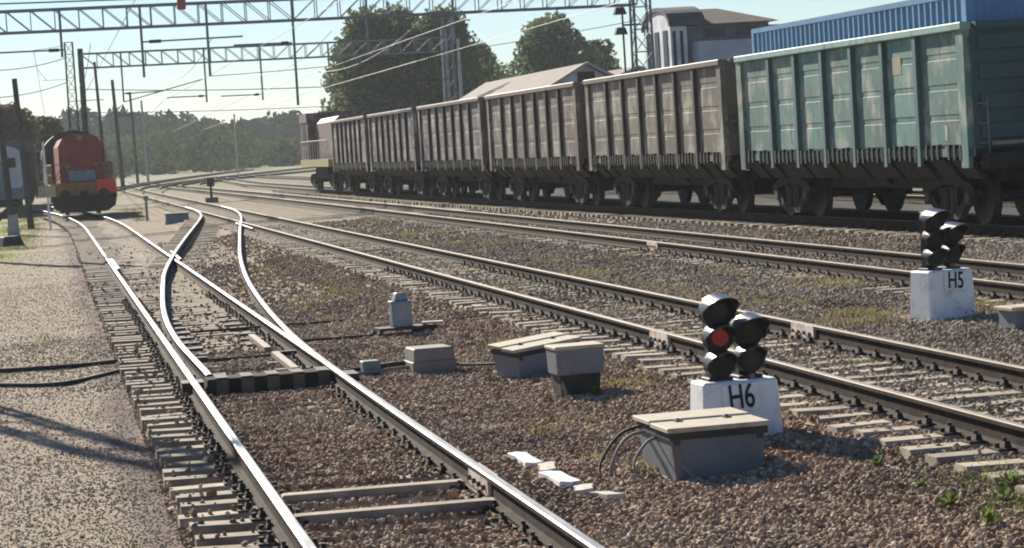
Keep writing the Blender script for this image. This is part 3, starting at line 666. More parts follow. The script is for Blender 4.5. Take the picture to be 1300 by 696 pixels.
for i in range(6):
    g = protos if i == 0 else copy_tree(protos)
    y0, y1 = 40.0 + PITCHW * i, 40.0 + PITCHW * i + 12.75; yc = (y0 + y1) / 2 + .2; off = 1.565
    x0, x1 = side_x(y0), side_x(y1); ang = math.atan2(x1 - x0, y1 - y0)
    g.location = ((x0 + x1) / 2 + off, yc, ZW); g.rotation_euler = (0, 0, math.pi / 2 - ang); tag(g, labs[i], 'wagon', WG)
    if i:
        for ch in g.children:
            if ch.name.split('.')[0] == 'panel': ch.rotation_euler.x = random.uniform(-.001, .001)
            if ch.name.split('.')[0] in ('side_wall', 'panel', 'post', 'corner_post', 'top_rail', 'bottom_rail', 'end_wall', 'end_rail'):
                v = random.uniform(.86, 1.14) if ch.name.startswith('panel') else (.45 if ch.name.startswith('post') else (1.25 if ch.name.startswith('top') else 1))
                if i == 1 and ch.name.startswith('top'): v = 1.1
                ch.color = tuple(c * v for c in cols[i]) + (1,)
    else:
        for ch in g.children:
            if ch.name.startswith('panel'): v = random.uniform(.95, 1.25); ch.color = tuple(c * v for c in cols[0]) + (1,)
            if ch.name.startswith('post'): ch.color = (.075, .14, .14, 1)
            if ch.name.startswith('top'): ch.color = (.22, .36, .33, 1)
            if ch.name.startswith('end_'): ch.color = (.045, .09, .09, 1)  # ends face away from the sun: their shade is put into the paint
# worn patches on the teal wagon: +y local is the camera side
def patch(x, z, w, h, m): 
    b = MB(); b.box((x, 1.486, z), (w, .005, h), m); o = b.build('paint_patch', protos); return o
patch(-3.1, 2.86, .42, .32, 'wear_orange'); patch(-5.3, 1.62, .12, .26, 'wagon_wear')

# blue container in the first wagon
g = protos; t = empty('container', (g.location.x, g.location.y, ZW + 1.36)); t.rotation_euler = g.rotation_euler
tag(t, 'blue ribbed container standing inside the teal green wagon and rising above its rim', 'container')
Lc, Wc, Hc = 11.9, 2.56, 2.66
def corr(L_, y, pitch=.28, dep=.036):
    n_ = int(L_ / pitch); vs = []; p = L_ / n_
    xs_ = []
    for k in range(n_):
        x = -L_ / 2 + k * p; xs_ += [(x, 0), (x + p * .25, 0), (x + p * .5, dep), (x + p * .75, dep)]
    xs_.append((L_ / 2, 0)); return xs_
for s in (-1, 1):
    prof = corr(Lc - .3, 0); vs = []; 
    for (x, d) in prof: vs += [(x, s * (Wc / 2 - d), .1), (x, s * (Wc / 2 - d), Hc - .1)]
    b = MB(); b.add(vs, [(2 * k, 2 * k + 2, 2 * k + 3, 2 * k + 1) for k in range(len(prof) - 1)], 'container_blue'); b.build('ribbed_side', t)
    prof = corr(Wc - .3, 0); vs = []
    for (x, d) in prof: vs += [(s * (Lc / 2 - d), x, .1), (s * (Lc / 2 - d), x, Hc - .1)]
    b = MB(); b.add(vs, [(2 * k, 2 * k + 2, 2 * k + 3, 2 * k + 1) for k in range(len(prof) - 1)], 'container_blue'); b.build('end', t)
    b = MB(); b.box((0, s * (Wc / 2 - .03), Hc - .05), (Lc - .3, .08, .1), 'container_blue'); b.box((0, s * (Wc / 2 - .03), .05), (Lc - .3, .08, .1), 'container_blue'); b.build('rail', t)
    for s2 in (-1, 1):
        b = MB(); b.box((s * (Lc / 2 - .07), s2 * (Wc / 2 - .07), Hc / 2), (.15, .16, Hc), 'container_blue'); b.build('corner_post', t)
    b = MB(); b.box((s * (Lc / 2 - .04), 0, Hc - .06), (.08, Wc - .3, .12), 'container_blue'); b.build('end_beam', t)
b = MB(); b.box((0, 0, Hc - .04), (Lc - .1, Wc - .1, .03), 'container_blue'); b.build('roof', t)

# ------------------------------------------------------------------ shunter at the head of the freight train
t = empty('locomotive', (13.76 + 1.5, 131.2, ZW), math.pi / 2); tag(t, 'pale shunting locomotive with yellow frame band at the far end of the freight train', 'locomotive')
b = MB(); b.box((0, 0, 1.45), (13.6, 3.0, .38), 'loco_yellow'); b.build('frame', t)
b = MB(); b.prism([(-1.05, 1.64), (1.05, 1.64), (1.05, 3.5), (.75, 3.75), (-.75, 3.75), (-1.05, 3.5)], 0, -6.2, 2.6, 'loco_pale'); b.build('bonnet', t)
b = MB(); b.prism([(-1.45, 1.64), (1.45, 1.64), (1.45, 3.6), (1.1, 3.95), (.5, 4.08), (-.5, 4.08), (-1.1, 3.95), (-1.45, 3.6)], 0, 2.6, 6.2, 'loco_pale'); cabw = b.build('cab', t)
for s in (-1, 1):
    b = MB(); b.box((4.4, s * 1.455, 2.95), (2.0, .03, 1.1), 'glass_dark'); b.build('window', cabw)
    b = MB(); b.box((4.4, s * 1.455, 1.98), (1.7, .03, .5), 'loco_dark'); b.build('door_panel', cabw)
b = MB(); b.prism([(2.4, 3.62), (6.4, 3.62), (6.2, 4.1), (2.6, 4.1)], 1, -1.5, 1.5, 'loco_pale'); b.build('roof', t)
b = MB()
for k in range(12):
    x = -6.6 + k * 1.2
    for s in (-1, 1): b.tube((x, s * 1.46, 1.64), (x, s * 1.46, 2.6), .02, 'wall_white', 5)
for s in (-1, 1): b.tube((-6.7, s * 1.46, 2.6), (6.6, s * 1.46, 2.6), .022, 'wall_white', 5)
b.build('handrail', t)
b = MB(); b.box((0, 0, .95), (6, 2.2, .6), 'underframe'); b.build('fuel_tank', t)
bogie(t, -4.6); bogie(t, 4.6)

# ------------------------------------------------------------------ orange and red shunter on the nearest track
t = empty('locomotive', (Ax(134) + .3, 134.0, .02), math.pi / 2 + R(1.2)); tag(t, 'dark shunting locomotive facing the camera with red bonnet and orange buffer beam', 'locomotive')
X0 = -8.0     # front (towards camera)
b = MB(); b.box((0, 0, 1.42), (15.6, 3.1, .26), 'loco_dark'); b.build('frame', t)
b = MB(); b.box((X0 + .05, 0, 1.30), (.22, 3.2, .62), 'loco_beam'); b.build('buffer_beam', t)
b = MB(); b.box((X0 - .09, -1.12, 1.38), (.06, .95, .66), 'loco_flame'); b.build('red_panel', t)
b = MB(); b.prism([(-1.08, 1.56), (1.08, 1.56), (1.08, 3.45), (.85, 3.85), (.45, 4.02), (-.45, 4.02), (-.85, 3.85), (-1.08, 3.45)], 0, X0 + 1.0, 3.6, 'loco_red'); bon = b.build('bonnet', t)
b = MB(); b.box((X0 + .985, 0, 1.95), (.03, 1.3, .5), 'cap_grey'); b.build('grille', bon)
b = MB(); b.box((X0 + .985, 0, 3.0), (.03, 1.7, 1.2), 'loco_red'); b.build('front_door', bon, bevel=.008)
for s in (-1, 1):
    b = MB(); drum_ = b.tube((X0 + .93, s * .72, 2.45), (X0 + 1.0, s * .72, 2.45), .10, 'motor_grey', 12); b.build('headlight', bon)
b = MB(); b.tube((X0 + .9, 0, 3.82), (X0 + 1.02, 0, 3.82), .15, 'motor_grey', 14); b.build('headlight', bon)
arch = [(1.6 * math.cos(R(a)), 3.0 + 1.3 * math.sin(R(a))) for a in range(0, 181, 12)]
b = MB(); b.prism([(-1.6, 1.56)] + [(1.6, 1.56)] + arch, 0, 3.6, 7.2, 'loco_dark'); cb = b.build('cab', t)
for s in (-1, 1):
    b = MB(); b.box((3.585, s * 1.32, 2.9), (.03, .36, .8), 'glass_dark'); b.build('window', cb)
    b = MB(); b.box((5.4, s * 1.61, 2.9), (2.2, .03, .8), 'glass_dark'); b.build('window', cb)
arch2 = [(1.68 * math.cos(R(a)), 3.02 + 1.36 * math.sin(R(a))) for a in range(-4, 185, 12)]
b = MB(); b.prism(arch2 + [(p[0] * .95, p[1] - .06) for p in reversed(arch2)], 0, 3.4, 7.4, 'loco_dark'); b.build('roof', t)
b = MB()
for s in (-1, 1):
    for k in range(12): b.tube((X0 + .1 + k * .95, s * 1.5, 1.56), (X0 + .1 + k * .95, s * 1.5, 2.55), .02, 'loco_beam', 5)
    b.tube((X0 + .1, s * 1.5, 2.55), (3.4, s * 1.5, 2.55), .022, 'loco_beam', 5)
    b.tube((X0 + .1, s * 1.5, 2.05), (3.4, s * 1.5, 2.05), .018, 'loco_beam', 5)
    for q in (.5, .95): b.tube((X0 + .05, s * 1.5, 1.56), (X0 + .05, s * q, 2.55), .02, 'loco_beam', 5)
    b.tube((X0 + .05, s * 1.5, 2.55), (X0 + .05, s * .5, 2.55), .02, 'loco_beam', 5)
b.build('handrail', t)
for s in (-1, 1):
    b = MB(); b.tube((X0 - .5, s * .93, 1.06), (X0 - .04, s * .93, 1.06), .1, 'underframe', 10); b.tube((X0 - .56, s * .93, 1.06), (X0 - .5, s * .93, 1.06), .24, 'underframe', 16); b.build('buffer', t)
b = MB(); b.box((X0 - .3, 0, 1.04), (.6, .4, .34), 'underframe'); b.build('coupler', t)
b = MB(); b.prism([(-1.62, 1.0), (-1.5, .42), (-1.1, .16), (1.1, .16), (1.5, .42), (1.62, 1.0)], 0, X0 - .1, X0 + .05, 'underframe'); b.build('plough', t)
b = MB(); b.box((0, 0, .95), (5.5, 2.3, .6), 'underframe'); b.build('fuel_tank', t)
bogie(t, -4.7); bogie(t, 4.7)

# ------------------------------------------------------------------ pale coach, brown coach
def coach(y0, L, body, low, label, roofm, X_=-2.95, S_=1):
    t = empty('coach', (X_, y0 + L / 2, -.08), math.pi / 2); t.scale = (1, 1, S_); tag(t, label, 'coach', 'coaches at the far left')
    b = MB(); b.box((0, 0, 2.5), (L, 3.05, 2.2), body); bd = b.build('body', t, bevel=.08)
    b = MB(); b.box((0, 0, 1.2), (L - .02, 3.07, .8), low); b.build('lower_body', t)
    ar = [(1.52 * math.cos(R(a)), 3.55 + .55 * math.sin(R(a))) for a in range(0, 181, 15)]
    b = MB(); b.prism(ar, 0, -L / 2, L / 2, roofm); b.build('roof', t)
    b = MB(); b.box((-L / 2 - .02, 0, 2.2), (.05, .8, 1.9), 'coach_grey'); b.build('door', t)
    for s in (-1, 1): b = MB(); b.box((-L / 2 - .02, s * .95, 3.0), (.04, .5, .6), 'glass_dark'); b.build('window', t)
    for k in range(9):
        b = MB(); b.box((-L / 2 + 2.2 + k * (L - 4.4) / 8, -1.535, 2.75), (1.1, .03, .8), 'glass_dark'); b.build('window', t)
    bogie(t, -L / 2 + 3); bogie(t, L / 2 - 3)
coach(156, 23.6, 'coach_pale', 'coach_grey', 'pale grey coach standing end-on at the left edge of the yard', 'coach_pale')
coach(180.6, 23.6, 'coach_brown', 'coach_brown', 'dark brown coach behind the pale one, beside the red-fronted locomotive', 'coach_brown', -2.15, 1.14)

# ------------------------------------------------------------------ masts, gantries, wires
def lattice_mast(name, loc, h, w0, w1, label, seg=.8, rz=0, m='galv', group='overhead line masts', foot=True):
    t = empty(name, loc, rz); tag(t, label, 'mast', group)
    def cn(z, i): w = w0 + (w1 - w0) * z / h; return ((-1, 1, 1, -1)[i] * w / 2, (-1, -1, 1, 1)[i] * w / 2, z)
    for i in range(4): b = MB(); b.tube(cn(0, i), cn(h, i), .055, m, 4); b.build('leg', t)
    b = MB(); n_ = int(h / seg)
    for k in range(n_):
        z0, z1 = h * k / n_, h * (k + 1) / n_
        for i in range(4):
            j = (i + 1) % 4; b.tube(cn(z0, i), cn(z1, j) if k % 2 else cn(z1, j), .025, m, 4); b.tube(cn(z1, i), cn(z1, j), .02, m, 4)
    b.build('lacing', t)
    if foot: b = MB(); b.box((0, 0, .1), (w0 + .5, w0 + .5, .5), 'mast_concrete'); b.build('footing', t)
    return t
def pole(name, loc, h, r0, r1, label, lean=(0, 0), m='mast_dark', arms=(), foot=0, group='poles along the tracks'):
    t = empty(name, loc); tag(t, label, 'pole', group)
    b = MB(); b.tube((0, 0, -.2), (lean[0], lean[1], h), r0, m, 10, r2=r1); b.build('shaft', t)
    for (z, x0, x1, rr) in arms:
        b = MB(); f = z / h; b.tube((x0 + lean[0] * f, lean[1] * f, z), (x1 + lean[0] * f, lean[1] * f, z), rr, m, 6); b.build('arm', t)
    if foot: b = MB(); b.box((0, 0, foot / 2 - .1), (.55, .55, foot + .2), 'mast_concrete', taper=(.7, .7)); b.build('footing', t)
    return t
def gantry(y, x0, x1, zb0, zb1, h, label, hangers, panel=.95):
    t = empty('gantry', (0, y, 0)); tag(t, label, 'gantry', 'lattice gantries over the tracks')
    zb = lambda x: zb0 + (zb1 - zb0) * (x - x0) / (x1 - x0)
    for dy in (0, .9):
        for dz in (0, h):
            b = MB(); b.tube((x0, dy, zb(x0) + dz), (x1, dy, zb(x1) + dz), .055, 'galv', 4); b.build('chord', t)
    n_ = int((x1 - x0) / panel); b = MB()
    for k in range(n_ + 1):
        xa = x0 + (x1 - x0) * k / n_; xb = x0 + (x1 - x0) * (k + 1) / n_
        for dy in (0, .9): b.tube((xa, dy, zb(xa)), (xa, dy, zb(xa) + h), .028, 'galv', 4)
        b.tube((xa, 0, zb(xa) + h), (xa, .9, zb(xa) + h), .02, 'galv', 4); b.tube((xa, 0, zb(xa)), (xa, .9, zb(xa)), .02, 'galv', 4)
        if k < n_:
            up = k < n_ * .52
            for dy in (0, .9): b.tube((xa, dy, zb(xa) + (h if up else 0)), (xb, dy, zb(xb) + (0 if up else h)), .024, 'galv', 4)
    b.build('lacing', t)
    for (x, z1, arms) in hangers:
        b = MB(); b.tube((x, -.05, zb(x) + h), (x, -.05, z1), .06, 'galv', 6); hg = b.build('hanger', t)
        for (za, xa, xb) in arms:
            b = MB(); b.tube((xa, -.05, za), (xb, -.05, za + .02), .035, 'galv', 6); b.build('arm', hg)
            b = MB(); b.tube((xa + (xb - xa) * .06, -.05, za), (xa + (xb - xa) * .18, -.05, za), .075, 'mast_dark', 8); b.build('insulator', hg)
    return t
gantry(104.9, -7.0, 25.2, 8.05, 7.86, .88, 'nearer and higher lattice gantry crossing the top of the picture', [(4.25, 5.9, [(7.35, 4.3, 8.4)]), (6.95, 5.8, []), (10.5, 4.4, [(7.0, 10.4, 8.0)]), (17.25, 6.6, []), (13.6, 7.0, []), (1.0, 6.9, [(7.2, 1.1, -2.4)])])
gantry(151.7, 2.5, 24.5, 8.25, 8.1, .84, 'farther lattice gantry starting above the red-fronted locomotive', [(4.85, 6.1, [(6.6, 4.9, 7.2)]), (9.75, 5.8, [(6.2, 9.7, 7.4)]), (13.1, 5.75, [(6.1, 13.0, 10.6)]), (17.2, 6.2, [])])
lattice_mast('gantry_mast', (25.45, 105.4, .1), 11.5, .85, .65, 'lattice mast carrying the right end of the nearer gantry, before the barrel-roofed hall', .9)
lattice_mast('gantry_mast', (-7.3, 105.3, -.4), 10.5, .8, .6, 'lattice mast carrying the left end of the nearer gantry', .9)
lattice_mast('gantry_mast', (24.6, 152.2, .1), 10, .7, .5, 'lattice mast at the right end of the farther gantry', .9)
t = pole('gantry_mast', (2.5, 151.9, -.2), 9.6, .2, .17, 'thick dark mast at the left end of the farther gantry', group='overhead line masts')
lattice_mast('lattice_mast', (2.05, 168, -.2), 10.8, .62, .5, 'slim ladder-like lattice mast rising behind the red-fronted locomotive', .75, m='mast_dark')
b = MB()
for a_, b_ in (((1.8, 168, 10.4), (-.2, 168, 10.2)), ((-.2, 168, 10.2), (-.1, 168, 9.0)), ((-.1, 168, 9.0), (.5, 168, 8.2)), ((-.2, 168, 10.1), (.2, 168, 6.0)), ((1.8, 168, 8.2), (.2, 168, 8.2))): b.tube(a_, b_, .02, 'wire', 4)
tag(b.build('wire_bracket'), 'thin bracket of wires hanging left of the slim lattice mast', 'bracket')
# shadow-casting masts just outside the left edge
lattice_mast('lattice_mast', (-2.85, 36.0, -.36), 9.2, .85, .30, 'tapering lattice mast beside the path, throwing the long double shadow', 1.0)
pole('utility_pole', (-3.4, 84, -.36), 12, .24, .16, 'concrete pole beside the path, throwing the single dark shadow', m='mast_concrete')
pole('utility_pole', (-1.50, 109.0, -.35), 6.5, .17, .12, 'leaning dark wooden pole on a pale footing at the left edge', (-.35, 0), foot=.9)
pole('utility_pole', (-.82, 119, -.35), 7.0, .16, .12, 'leaning dark wooden pole behind the one on the pale footing', (-.3, 0))
pole('utility_pole', (4.4, 189, -.2), 10.3, .14, .1, 'thin dark pole just right of the gantry mast above the locomotive', (-.3, 0), arms=((7.5, -2.2, .4, .03), (6.3, -1.8, 2.4, .03)))
pole('utility_pole', (6.8, 230, -.2), 10.3, .2, .14, 'dark pole right beside the red-fronted locomotive', (-.35, 0))
pole('utility_pole', (9.6, 272, 0), 10, .16, .12, 'dark pole with crossbar, right of the tall one beside the locomotive', (-.2, 0), arms=((7.6, -2.0, 1.8, .05),))
pole('utility_pole', (11.9, 302, 0), 9.9, .16, .12, 'distant grey pole, third to the right of the locomotive', (-.2, 0), m='mast_concrete')
pole('utility_pole', (24.7, 331, .2), 8, .14, .12, 'distant pale pole standing before the forest bushes', (0, 0), m='mast_concrete')
pole('utility_pole', (24.5, 382, .2), 7.5, .16, .12, 'most distant dark pole before the forest bushes', (0, 0))
pole('utility_pole', (26.9, 168, 0), 10.2, .26, .2, 'stout pale concrete mast in front of the big dark tree', (0, 0), m='mast_concrete', group='overhead line masts')
pole('utility_pole', (28.2, 170, 0), 9.6, .14, .1, 'slim pale mast close beside the stout concrete one', (0, 0), m='mast_concrete', group='overhead line masts')
pole('utility_pole', (27.3, 66, .1), 9.5, .13, .11, 'dark pole top rising above the blue container', (0, 0))
# small signal post with plates before the left locomotive
t = empty('signal_post', (.05, 112, -.3)); tag(t, 'thin white post carrying a pale board before the red-fronted locomotive', 'signal post')
b = MB(); b.tube((0, 0, 0), (-.08, 0, 3.9), .055, 'white_paint', 8); b.build('post', t)
b = MB(); b.box((-.05, -.07, 1.7), (.75, .06, .5), 'lid_pale'); b.build('board', t)
t = empty('signal_post', (4.25, 112, -.2)); tag(t, 'short bluish post in the grass right of the red-fronted locomotive', 'signal post')
b = MB(); b.tube((0, 0, 0), (0, 0, 1.0), .06, 'cap_grey', 8); b.build('post', t)
b = MB(); b.box((0, 0, 1.05), (.22, .2, .2), 'cap_grey'); b.build('head', t)
t = empty('cable_cabinet', (5.1, 103, -.15)); tag(t, 'low blue-grey cabinet in the ballast before the crossover', 'cabinet')
b = MB(); b.box((0, 0, .2), (1.0, .6, .4), 'cap_grey', taper=(.9, .9)); b.build('body', t, bevel=.02)
b = MB(); b.box((0, 0, .42), (1.0, .64, .05), 'grey_box'); b.build('lid', t)
t = empty('signal_post', (8.9, 140, .05)); tag(t, 'tiny dark signal left of the pale locomotive in the distance', 'signal post')
b = MB(); b.tube((0, 0, 0), (0, 0, .9), .07, 'dark_iron', 8); b.build('post', t)
b = MB(); b.box((0, 0, 1.1), (.4, .3, .5), 'dark_iron'); b.build('head', t)
b = MB(); b.box((0, 0, .1), (.7, .5, .3), 'grey_box'); b.build('base', t)
o = MB().box((0, 0, .18), (.9, .9, .42), 'dark_iron', taper=(.7, .7)).build('concrete_stump', None, (-1.45, 93.5, -.36), R(20), bevel=.04); tag(o, 'dark lump of concrete in the grass at the left edge', 'stump')

def wires(pts_list, r, label, sag=0, group='overhead wires'):
    for k, (p, q) in enumerate(pts_list):
        b = MB(); P = []
        n_ = 14
        for i in range(n_ + 1):
            f = i / n_; P.append((p[0] + (q[0] - p[0]) * f, p[1] + (q[1] - p[1]) * f, p[2] + (q[2] - p[2]) * f - sag * 4 * f * (1 - f)))
        b.path(P, r, 'wire', 4); tag(b.build('overhead_wire'), label, 'wire', group)
for nm, xx in (('nearest track', 2.17), ('middle track', 7.15), ('track beside the H5 signal', 12.1), ('freight train', 15.6)):
    wires([((xx, 104.9, 5.95), (xx, 151.7, 6.0))], .014, 'thin contact wire between the two gantries above the ' + nm)
    wires([((xx, 104.9, 7.4), (xx, 151.7, 7.5))], .014, 'sagging carrier wire between the two gantries above the ' + nm, sag=.8)
    wires([((xx, 104.9, 5.95), (xx, 40, 5.9))], .009, 'contact wire from the nearer gantry towards the viewer over the ' + nm)
    wires([((xx, 151.7, 6.0), (xx + 3, 300, 6.0))], .02, 'distant contact wire beyond the farther gantry above the ' + nm)
wires([((-7, 104.9, 9.3), (25, 105, 9.05))], .03, 'cross cable strung just above the nearer gantry', sag=.1)
wires([((2.5, 151.7, 7.0), (24.5, 151.7, 6.4))], .025, 'lower cross wire strung beneath the farther gantry', sag=.3)
wires([((2.5, 151.7, 5.6), (24.5, 151.7, 5.2))], .02, 'lowest cross wire strung beneath the farther gantry', sag=.2)
wires([((-8, 120, 8.4), (1.8, 168, 9.6))], .025, 'upper line wire running in from the left to the slim lattice mast', sag=.9)
wires([((-8, 120, 6.9), (1.8, 168, 8.0))], .025, 'lower line wire running in from the left to the slim lattice mast', sag=.9)
wires([((25.5, 105, 9.4), (60, 60, 11))], .02, 'upper power line crossing the sky above the blue container', sag=.6)
wires([((25.5, 105, 8.7), (60, 60, 10))], .02, 'lower power line crossing the sky above the blue container', sag=.6)
wires([((4.85, 151.6, 6.1), (9.6, 151.6, 7.2))], .03, 'slanting strut wire between the first two hangers of the farther gantry')
wires([((6.95, 104.8, 5.8), (25.3, 105, 7.2))], .014, 'long slanting wire from a gantry hanger to the right lattice mast', sag=.3)
b = MB(); b.box((0, 0, 0), (.34, .3, .55), 'insulator'); tag(b.build('red_insulator', None, (5.95, 104.6, 8.85), bevel=.03), 'small dark red insulator on top of the nearer gantry', 'lamp')  # red insulator on the gantry, not a lamp
b = MB(); b.tube((0, 0, 0), (5.4, 0, .05), .12, 'mast_dark', 6); tag(b.build('disconnector', None, (2.9, 104.8, 9.35)), 'dark tube-shaped switchgear lying on top of the nearer gantry', 'switchgear')
# lamps on the gantry mast
t = empty('floodlight', (24.55, 104.9, 7.0)); tag(t, 'dark floodlights on a bracket left of the right lattice mast', 'floodlight')
b = MB(); b.tube((.8, 0, 0), (-.05, 0, 0), .04, 'mast_dark', 6); b.tube((-.02, 0, -2.6), (-.02, 0, .8), .045, 'mast_dark', 6); b.build('bracket', t)
for z in (.6, -.25): b = MB(); b.box((-.15, -.1, z), (.55, .35, .3), 'mast_dark', taper=(.6, 1)); b.build('lamp', t)

# ------------------------------------------------------------------ buildings
t = empty('depot_hall', (0, 0, 0)); tag(t, 'barrel-fronted depot hall with brown roof behind the freight train', 'building')
hx0, hx1, hy0, hy1 = 33.2, 39.0, 131.0, 137.0
n_ = 14; rise = .95; spring = 7.95
ar = [(hy0 + 3 - 3 * math.cos(math.pi * k / n_), spring + rise * math.sin(math.pi * k / n_)) for k in range(n_ + 1)]
b = MB(); b.prism([(hy0, -1), (hy1, -1)] + list(reversed(ar)), 0, hx0, hx0 + .9, 'wall_white'); gb = b.build('gable_wall', t)
ar2 = [(hy0 + 3 - 3.25 * math.cos(math.pi * k / n_), spring + (rise + .22) * math.sin(math.pi * k / n_)) for k in range(n_ + 1)]
b = MB(); b.prism(ar + list(reversed(ar2)), 0, hx0 - .1, hx0 + 1.9, 'roof_dark'); b.build('barrel_roof', t)
b = MB(); b.box((hx0 + 1.35, hy0 + .7, 6), (.9, 1.0, 3.9), 'wall_clere'); b.build('pier', t)
for k in range(2):
    b = MB(); b.box((hx0 + .2 + k * .4, hy0 - .02, 6.7), (.16, .05, 2.0), 'glass_dark'); b.build('window', gb)
for k in range(3):
    b = MB(); b.box((hx0 - .02, hy0 + 1.1 + k * 1.9, 6.7), (.05, .9, 2.2), 'glass_dark'); b.build('window', gb)
b = MB(); b.box(((hx0 + hx1) / 2 + .8, hy0 + 3.3, 3.5), (hx1 - hx0 - 2.0, 5.6, 8.98), 'wall_clere'); b.build('clerestory_wall', t)
xa, xb_, ya, yb = hx0 + 1.2, hx1 + .3, hy0 + .1, hy1 + .4
b = MB(); b.add([(xa, ya, 8.0), (xb_, ya, 8.0), (xb_, yb, 8.0), (xa, yb, 8.0), (xa, (ya + yb) / 2, 8.95), (xb_ - 2.6, (ya + yb) / 2, 8.95)], [(0, 1, 5, 4), (1, 2, 5), (2, 3, 4, 5), (3, 0, 4), (3, 2, 1, 0)], 'roof_brown'); b.build('roof', t)
b = MB(); b.box(((hx0 + hx1) / 2 + .7, hy0 - .4, 3.0), (hx1 - hx0 - 1.0, 1.6, 8.1), 'wall_grey'); b.build('side_aisle', t)
for k in range(4):
    b = MB(); b.box((hx0 + 2.6 + k * 1.7, hy0 + .49, 7.55), (1.1, .03, .5), 'roof_dark'); b.build('window', t)
# long low shed parallel to the tracks
def shed(name, x0, x1, y0, y1, ze, zr, label, wallm, gable='wall_white'):
    t = empty(name, ((x0 + x1) / 2, y0, 0)); tag(t, label, 'building'); ox = (x0 + x1) / 2; h = (x1 - x0) / 2; L_ = y1 - y0
    b = MB(); b.box((0, L_ / 2, ze / 2 - .3), (2 * h - .4, L_ - .3, ze + .6), wallm); b.build('wall', t)
    b = MB(); b.prism([(-h + .2, ze - .02), (h - .2, ze - .02), (0, zr - .12)], 1, .05, .15, gable); g_ = b.build('gable', t)
    b = MB(); b.box((0, .02, ze + .25), (h * .5, .05, .6), 'glass_dark'); b.build('window', g_)
    for s in (-1, 1):
        b = MB(); b.add([(s * (h + .3), -.4, ze - .15), (s * (h + .3), L_ + .3, ze - .15), (0, L_ + .3, zr), (0, -.4, zr), (s * (h + .3), -.4, ze - .28), (s * (h + .3), L_ + .3, ze - .28), (0, L_ + .3, zr - .12), (0, -.4, zr - .12)], [(0, 1, 2, 3), (7, 6, 5, 4), (0, 4, 5, 1), (1, 5, 6, 2), (2, 6, 7, 3), (3, 7, 4, 0)], 'roof_brown'); b.build('roof', t)
        b = MB(); b.tube((s * (h + .3), -.42, ze - .18), (0, -.42, zr - .03), .1, 'roof_edge', 4); b.build('barge_board', t)
    return t
shed('goods_shed', 25.7, 29.3, 126.5, 156, 5.15, 6.15, 'long low shed with brown sloping roof and pale gable, left of the lattice mast', 'wall_brown')
shed('warehouse', 31.6, 38.5, 147, 166, 5.0, 6.4, 'reddish brown shed roof between the low shed and the lattice mast', 'wall_brown', 'wall_brown')

# ------------------------------------------------------------------ trees
def quads(P, size, up=.3, flat=1.):
    n_ = len(P); a = rng.normal(size=(n_, 3)); a[:, 2] *= flat; a /= np.linalg.norm(a, axis=1)[:, None]
    h_ = rng.normal(size=(n_, 3)); u = np.cross(a, h_); u /= np.linalg.norm(u, axis=1)[:, None]; v = np.cross(a, u)
    s_ = (size * rng.uniform(.5, 1.3, n_))[:, None]
    V = np.stack([P - u * s_, P - v * s_ * .6, P + u * s_, P + v * s_ * .6], 1).reshape(-1, 3)
    return V
def quad_obj(name, V, m, parent=None, loc=(0, 0, 0)):
    me_ = bpy.data.meshes.new(name); n_ = len(V) // 4
    me_.vertices.add(len(V)); me_.vertices.foreach_set('co', V.astype(np.float32).ravel()); me_.loops.add(len(V)); me_.loops.foreach_set('vertex_index', np.arange(len(V), dtype=np.int32))
    me_.polygons.add(n_); me_.polygons.foreach_set('loop_start', np.arange(0, len(V), 4, dtype=np.int32)); me_.update(calc_edges=True); me_.validate()
    me_.materials.append(MATS[m]); o = bpy.data.objects.new(name, me_); col.objects.link(o); o.location = loc
    if parent: o.parent = parent
    return o
def tree(loc, h, w, label, m='leaf_dark', n=9000, size=.25, base=.12, group='trees beyond the freight train', blobs=60, dy=None):
    t = empty('tree', loc); tag(t, label, 'tree', group); dy = dy or w
    b = MB(); pts = [(0, 0, -.4), (.1, 0, h * .3), (-.1, .1, h * .6), (.1, 0, h * .86)]; b.path(pts, [w * .035 + .08, w * .028 + .06, w * .018 + .04, .03], 'bark', 8); tr = b.build('trunk', t)
    ls = []
    C_ = []
    for k in range(blobs):
        z = base + (1 - base) * rng.random() ** .8; prof = math.sin(math.pi * min(1, max(.03, (z - base) / (1 - base)) ** .75 * .86 + .10)) ** .6
        a = rng.uniform(0, 2 * math.pi); rr = rng.uniform(.25, .78) * prof
        c = np.array([math.cos(a) * rr * w / 2, math.sin(a) * rr * dy / 2, z * h * .92]); C_.append((c, rng.uniform(.16, .30) * w * (.6 + .5 * prof)))
    for k, (c, r_) in enumerate(C_[:9]):
        b2 = MB(); zt = max(h * .2, c[2] * .7); b2.path([(0, 0, zt * .8), (c[0] * .5, c[1] * .5, (zt + c[2]) / 2), tuple(c)], [.11, .07, .03], 'bark', 6); b2.build('limb', tr)
    P = []
    for c, r_ in C_:
        q = rng.normal(size=(n // blobs, 3)); q /= np.linalg.norm(q, axis=1)[:, None]; q *= (r_ * rng.uniform(.45, 1.08, len(q)) ** .6)[:, None] * (1 + .12 * np.sin(q[:, :1] * 9 + q[:, 2:] * 7)); q[:, 2] *= .85
        P.append(c + q)
    P = np.concatenate(P); P = P[P[:, 2] > base * h * .6]
    quad_obj('crown', quads(P, size), m, t); return t
tree((28.2, 216, -.1), 14.6, 7.6, 'tall dark tree forming the left side of the big clump behind the freight train', n=22000, base=.02)
tree((31.4, 219, -.1), 15.3, 8.4, 'tall dark tree forming the middle of the big clump behind the freight train', n=22000, base=.02)
tree((34.4, 215, -.1), 14.4, 8.2, 'dark tree forming the right side of the big clump behind the freight train', n=18000, base=.02)
tree((27.0, 222, -.1), 12.5, 5.6, 'lower bushy tree at the left foot of the big clump', 'leaf_dark', n=6000, base=.03)
